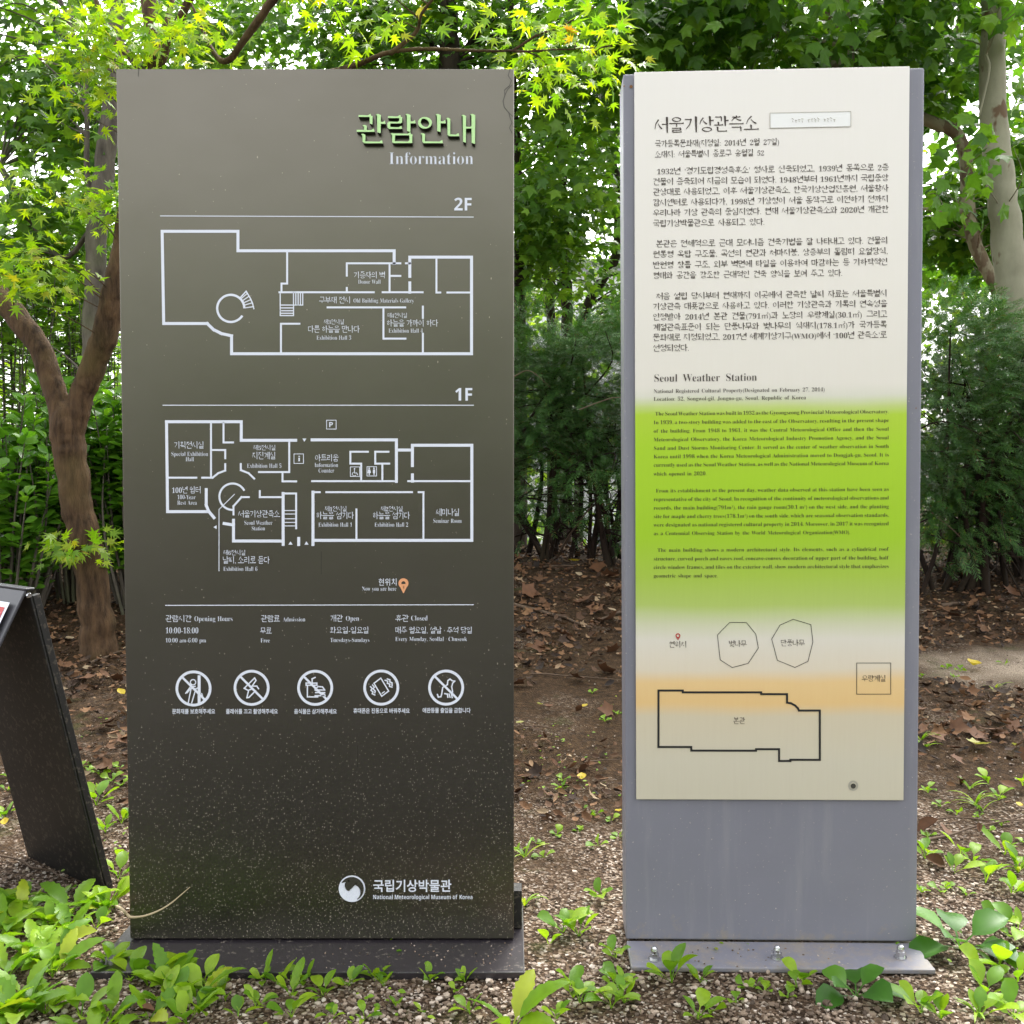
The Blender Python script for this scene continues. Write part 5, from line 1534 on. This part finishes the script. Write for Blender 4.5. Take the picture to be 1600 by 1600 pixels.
# between the signs
for px, py, s in ((880, 1462, .9), (905, 1470, 1.0), (858, 1480, .7), (895, 1560, 1.0), (905, 1575, .9), (962, 1500, .8), (960, 1545, .8), (955, 1580, .9), (940, 1405, .7), (880, 1240, .5), (975, 1575, .6), (870, 1600, .6)): weed('spoon', px, py, s * .85)
for px, py in ((838, 1322), (930, 1275), (955, 1285), (870, 1305), (812, 1335), (850, 1345), (968, 1310), (905, 1305), (935, 1325), (880, 1222), (925, 1085), (950, 1110), (945, 1130), (965, 1120)): weed('seedling', px, py, 1.1)
# in front of and right of the pale sign
for px, py, s in ((1050, 1540, .8), (1095, 1540, .6), (975, 1545, .6), (1090, 1600, .6), (1255, 1535, .55)): weed('spoon', px, py, s)
weed('broad', 1338, 1560, .95, 'upright broad leaved weed standing in front of the right half of the pale sign')
weed('broad', 1500, 1490, 1.25, 'largest dark green broad leaved weed, right of the pale sign foot')
for px, py in ((1230, 1560), (1180, 1545), (1195, 1555), (1165, 1550), (1110, 1590), (1150, 1570), (1245, 1545)): weed('seedling', px, py, 1.0)
for px, py, s in ((1545, 1225, .8), (1560, 1250, .7), (1520, 1350, .8), (1490, 1365, .8), (1540, 1380, .9), (1580, 1400, .9), (1590, 1360, .9), (1570, 1340, .7), (1500, 1340, .7), (1450, 1240, .6), (1560, 1520, .9), (1540, 1535, .8), (1590, 1540, .9), (1535, 1565, .8), (1530, 1600, .9), (1585, 1595, .9), (1470, 1600, .8), (1440, 1590, .7), (1598, 1230, .9), (1445, 1345, .7), (1590, 1460, .8), (1560, 1450, .7)): weed('spoon', px, py, s)
for px, py in ((1470, 1260), (1495, 1275), (1530, 1280), (1480, 1390), (1440, 1395), (1470, 1395), (1510, 1400), (1580, 1470), (1545, 1300), (1450, 1310), (1500, 1050), (1490, 1060), (1480, 1045), (1570, 1040), (1440, 1060), (1565, 1290), (1600, 1320)): weed('seedling', px, py, 1.0)
for px, py in ((1515, 1235), (1525, 1260), (1535, 1270), (1590, 1365), (1445, 1170), (1555, 1080), (1440, 1160), (820, 1420), (1525, 1590), (820, 1345)): weed('grass', px, py, .9)
# beside the black stand
for px, py in ((135, 1210), (155, 1215), (175, 1222), (190, 1230), (150, 1240), (165, 1200), (185, 1205), (128, 1200), (10, 1240), (15, 1220)): weed('seedling', px, py, 1.25)
for px, py, s in ((150, 1262, .9), (190, 1290, .8), (165, 1305, .7), (10, 1285, .7), (180, 1345, .6), (185, 1375, .7)): weed('spoon', px, py, s)
# low cover of tiny clover-like leaves, too many to count
def cover():
    n = 3400
    y = 1.6 + 2.6 * R.random(n)
    x = (R.random(n) * 2 - 1) * (y * .56 + .1)
    d = np.array([noise.noise((a * 2.3 + 5, b * 2.3, 1.7)) for a, b in zip(x, y)])
    left = (x < -.62) & (y < 2.25)
    k = (d + .12 * left) > .2 + .35 * R.random(n)
    x, y = x[k], y[k]; n = len(x)
    a = R.random(n) * 6.28
    pos = np.stack((x, y, terrain(x, y) + .006 + .012 * R.random(n)), -1)
    return scatter('ground_cover', OVAL, pos, np.stack((np.cos(a), np.sin(a), .25 + .2 * R.standard_normal(n)), -1), np.stack((.3 * R.standard_normal(n), .3 * R.standard_normal(n) - .2, np.ones(n)), -1), .008 + .012 * R.random(n))
tag(link('ground_cover', cover(), 'weed_leaf'), kind='stuff')

# fallen leaves that can be told apart
FL = {}
for nm, tm, am in (('plane', PLANE, .55), ('oval', oval(.5, 5, .1, .1, .5, .16), .9), ('curled', oval(.45, 6, .5, .25, .5, .16), .8)):
    v, f = curl(tm, am); FL[nm] = (v, f)
def fallen(kind, m, px, py, wpx, label, group=None, cat='leaf', tilt=.15):
    p = ground(px, py)
    s = .85 * wpx / F_PX * p[1]
    v, f = FL[kind]
    v = v * (1, 1, .8 + .5 * R.random()) - (0, .45, 0)
    me = np_mesh('fallen_leaf', v * s, f, True); me.materials.append(MATS[m])
    o = bpy.data.objects.new('fallen_leaf', me); COL.objects.link(o)
    o.location = (p[0], p[1], p[2] + .012 + .10 * s)
    o.rotation_euler = (tilt * R.standard_normal() + .12, tilt * R.standard_normal(), R.random() * 6.28)
    tag(o, label, cat, group)
for k, (kd, m, px, py, w, lb) in enumerate((
    ('oval', 'yellow_leaf', 909, 1228, 36, 'bright yellow oval leaf lying on the gravel in the middle of the gap'), ('oval', 'yellow_leaf', 965, 1279, 26, 'orange yellow leaf tucked against the left side of the grey sign'),
    ('oval', 'yellow_leaf', 1523, 1048, 52, 'long yellow leaf on the pale sandy patch at the right'), ('plane', 'pale_leaf', 1532, 1172, 44, 'pale yellow leaf on the brown leaf pile right of the pale sign'),
    ('oval', 'yellow_leaf', 1592, 1268, 26, 'yellow leaf at the right edge of the picture'), ('oval', 'yellow_leaf', 8, 1298, 30, 'yellow leaf at the left edge beside the black stand'),
    ('oval', 'yellow_leaf', 900, 882, 26, 'yellow leaf at the foot of the yew in the gap'), ('oval', 'yellow_leaf', 836, 880, 14, 'small yellow green leaf at the foot of the yew beside the dark sign'),
    ('oval', 'yellow_leaf', 1440, 897, 24, 'small yellow leaf under the yew right of the pale sign'), ('oval', 'pale_leaf', 845, 1108, 18, 'tiny pale leaf on the dark soil of the gap'), ('oval', 'pale_leaf', 810, 1138, 20, 'pale leaf touching the right edge of the dark sign'),
    ('oval', 'yellow_leaf', 912, 1112, 20, 'small yellow leaf beside a brown one on the soil of the gap'), ('oval', 'yellow_leaf', 188, 1090, 28, 'tan yellow leaf beside the left edge of the dark sign'), ('oval', 'pale_leaf', 1585, 1172, 20, 'small cream leaf at the right end of the brown leaf pile'))):
    fallen(kd, m, px, py, w, lb)
def bl_zone(px, py):
    return 'left of the dark sign' if px < 205 else 'in the gap between the signs' if px < 985 else 'right of the pale sign'
for px, py, w, kd in ((105, 1048, 34, 'plane'), (128, 1072, 46, 'plane'), (100, 1110, 30, 'plane'), (160, 1060, 30, 'oval'), (190, 1165, 34, 'plane'), (125, 1180, 22, 'curled'), (170, 1140, 34, 'plane'), (150, 1020, 26, 'plane'), (185, 1070, 30, 'plane'), (90, 1080, 30, 'curled'), (205, 1440, 24, 'curled'), (247, 1545, 26, 'curled'), (232, 1595, 40, 'curled'),
                   (830, 935, 42, 'plane'), (912, 945, 40, 'plane'), (935, 895, 34, 'plane'), (955, 905, 36, 'plane'), (955, 975, 44, 'plane'), (930, 960, 36, 'plane'), (812, 1076, 30, 'plane'), (905, 1068, 36, 'plane'), (950, 1055, 40, 'plane'), (858, 1115, 34, 'oval'), (903, 1118, 26, 'oval'), (945, 1118, 34, 'plane'), (868, 1205, 32, 'oval'), (912, 1210, 40, 'plane'), (885, 1238, 26, 'plane'), (812, 1245, 26, 'curled'), (865, 1292, 22, 'oval'), (850, 1160, 24, 'oval'), (880, 1000, 36, 'plane'), (840, 1020, 30, 'plane'), (960, 1020, 30, 'plane'), (925, 1030, 28, 'curled'),
                   (1450, 965, 30, 'plane'), (1490, 970, 34, 'plane'), (1530, 980, 30, 'oval'), (1460, 880, 26, 'plane'), (1520, 920, 24, 'plane'), (1500, 905, 30, 'plane'), (1560, 885, 40, 'plane'), (1580, 930, 36, 'plane'), (1545, 870, 36, 'plane'), (1440, 1150, 40, 'plane'), (1475, 1145, 34, 'plane'), (1500, 1150, 44, 'plane'), (1550, 1150, 46, 'plane'), (1570, 1160, 40, 'plane'), (1490, 1180, 34, 'oval'), (1495, 1200, 32, 'plane'), (1560, 1135, 44, 'plane'), (1585, 1145, 36, 'plane'), (1530, 1160, 40, 'plane'), (1465, 1165, 40, 'plane'), (1500, 1230, 30, 'curled'), (1455, 1302, 56, 'curled'), (1475, 1305, 34, 'plane'), (1530, 1300, 22, 'curled'), (1455, 1355, 52, 'curled'), (1565, 1430, 40, 'oval'), (1580, 1240, 34, 'oval'), (1570, 1265, 20, 'plane'), (1600, 1190, 28, 'plane'), (1440, 1115, 22, 'plane'), (1480, 1105, 26, 'plane')):
    z_ = bl_zone(px, py)
    nm = {'plane': 'lobed', 'oval': 'oval', 'curled': 'curled'}[kd]
    fallen(kd, 'dry_leaf', px, py, w, f'dry brown {nm} leaf lying on the ground {z_}', f'{nm} brown leaves {z_}', tilt=.42)

def twig(px0, py0, px1, py1, wpx, label, m='dead_twig', sag=0.1, lift=.012):
    a_, b_ = ground(px0, py0), ground(px1, py1)
    n = 7
    P = [a_ + (b_ - a_) * t + np.array((0, 0, lift)) + R.standard_normal(3) * (.02, .02, .003) * np.linalg.norm(b_ - a_) * math.sin(math.pi * t) + np.array((0, sag * .1 * math.sin(math.pi * t), 0)) for t in np.linspace(0, 1, n)]
    for q in P: q[2] = gz(q[0], q[1]) + lift
    r = wpx * .5 / F_PX * (a_[1] + b_[1]) / 2
    P, rr = smooth_path(P, np.linspace(r, r * .45, n), 3)
    A_ = Acc(); A_.tube(P - P[0], rr, 7, .06)
    o = link('twig', A_.mesh('twig'), m, None, tuple(P[0]))
    tag(o, label, 'twig')
for a_ in ((800, 948, 925, 985, 7, 'thickest bare twig crossing the leaf litter in the gap'), (935, 975, 985, 955, 6, 'short pale twig ending behind the pale sign in the gap'), (830, 1058, 985, 1070, 3, 'thin dark twig lying across the soil of the gap'), (848, 890, 900, 888, 4, 'straight twig just under the yew of the gap'),
           (1425, 1330, 1600, 1284, 5, 'long grey twig curving across the ground right of the pale sign'), (1435, 1290, 1600, 1290, 3.5, 'thin straight twig lying behind the long grey twig'), (1432, 1165, 1462, 1172, 3, 'short dark twig beside the right edge of the pale sign'), (1470, 952, 1508, 946, 7, 'stubby pale twig on the litter right of the pale sign'),
           (0, 1348, 110, 1385, 4, 'thin root like twig running under the black stand'), (1430, 985, 1480, 978, 4, 'thin twig at the near rim of the litter right of the pale sign'), (820, 1140, 862, 1146, 2.5, 'fine twig near the right edge of the dark sign'), (912, 1200, 968, 1196, 3, 'short forked twig beside the yellow leaf in the gap'), (140, 1040, 205, 1018, 5, 'twig at the foot of the maple trunk')):
    twig(*a_)
# pale dry stem bent in front of the board
P = [ground(180, 1420), at(190, 1420, yb - .02), at(198, 1428, yb - .03), at(206, 1433, yb - .04), at(230, 1430, yb - .05), at(262, 1415, yb - .04), at(297, 1386, yb - .03)]
P, rr = smooth_path(P, (.0035, .0032, .003, .0028, .0022, .0018, .0008), 4)
A_ = Acc(); A_.tube(P - P[0], rr, 7, .05)
tag(link('dry_stem', A_.mesh('dry_stem'), 'straw', None, tuple(P[0])) if 'straw' in MATS else link('dry_stem', A_.mesh('dry_stem'), 'concrete', None, tuple(P[0])), 'pale dry bent stem curving up across the lower left corner of the dark sign', 'twig')
# bare twigs under the yews
for px0, py0, px1, py1, w, dy, lb in ((870, 855, 925, 790, 7, -.1, 'peeling bare branch leaning out of the yew in the gap'), (905, 640, 990, 625, 3, -.3, 'thin bare branch sticking out of the yew top in the gap'), (800, 590, 860, 605, 3, -.3, 'bare brown branch beside the dark sign at the top of the yew'),
                                      (1455, 800, 1530, 870, 3, -.3, 'bare pale twig hanging under the yew right of the pale sign'), (1490, 860, 1495, 800, 2.5, -.3, 'upright bare twig under the yew right of the pale sign')):
    a_, b_ = at(px0, py0, 5.5 + dy), at(px1, py1, 5.5 + dy)
    if py0 > 850: a_ = ground(px0, 872)
    P, rr = smooth_path((a_, (a_ + b_) / 2 + R.standard_normal(3) * .03, b_), np.array((1, .8, .3)) * w * .28 / F_PX * 5.4, 6)
    A_ = Acc(); A_.tube(P - P[0], rr, 6, .08)
    tag(link('bare_branch', A_.mesh('bare_branch'), 'dead_twig', None, tuple(P[0])), lb, 'branch')
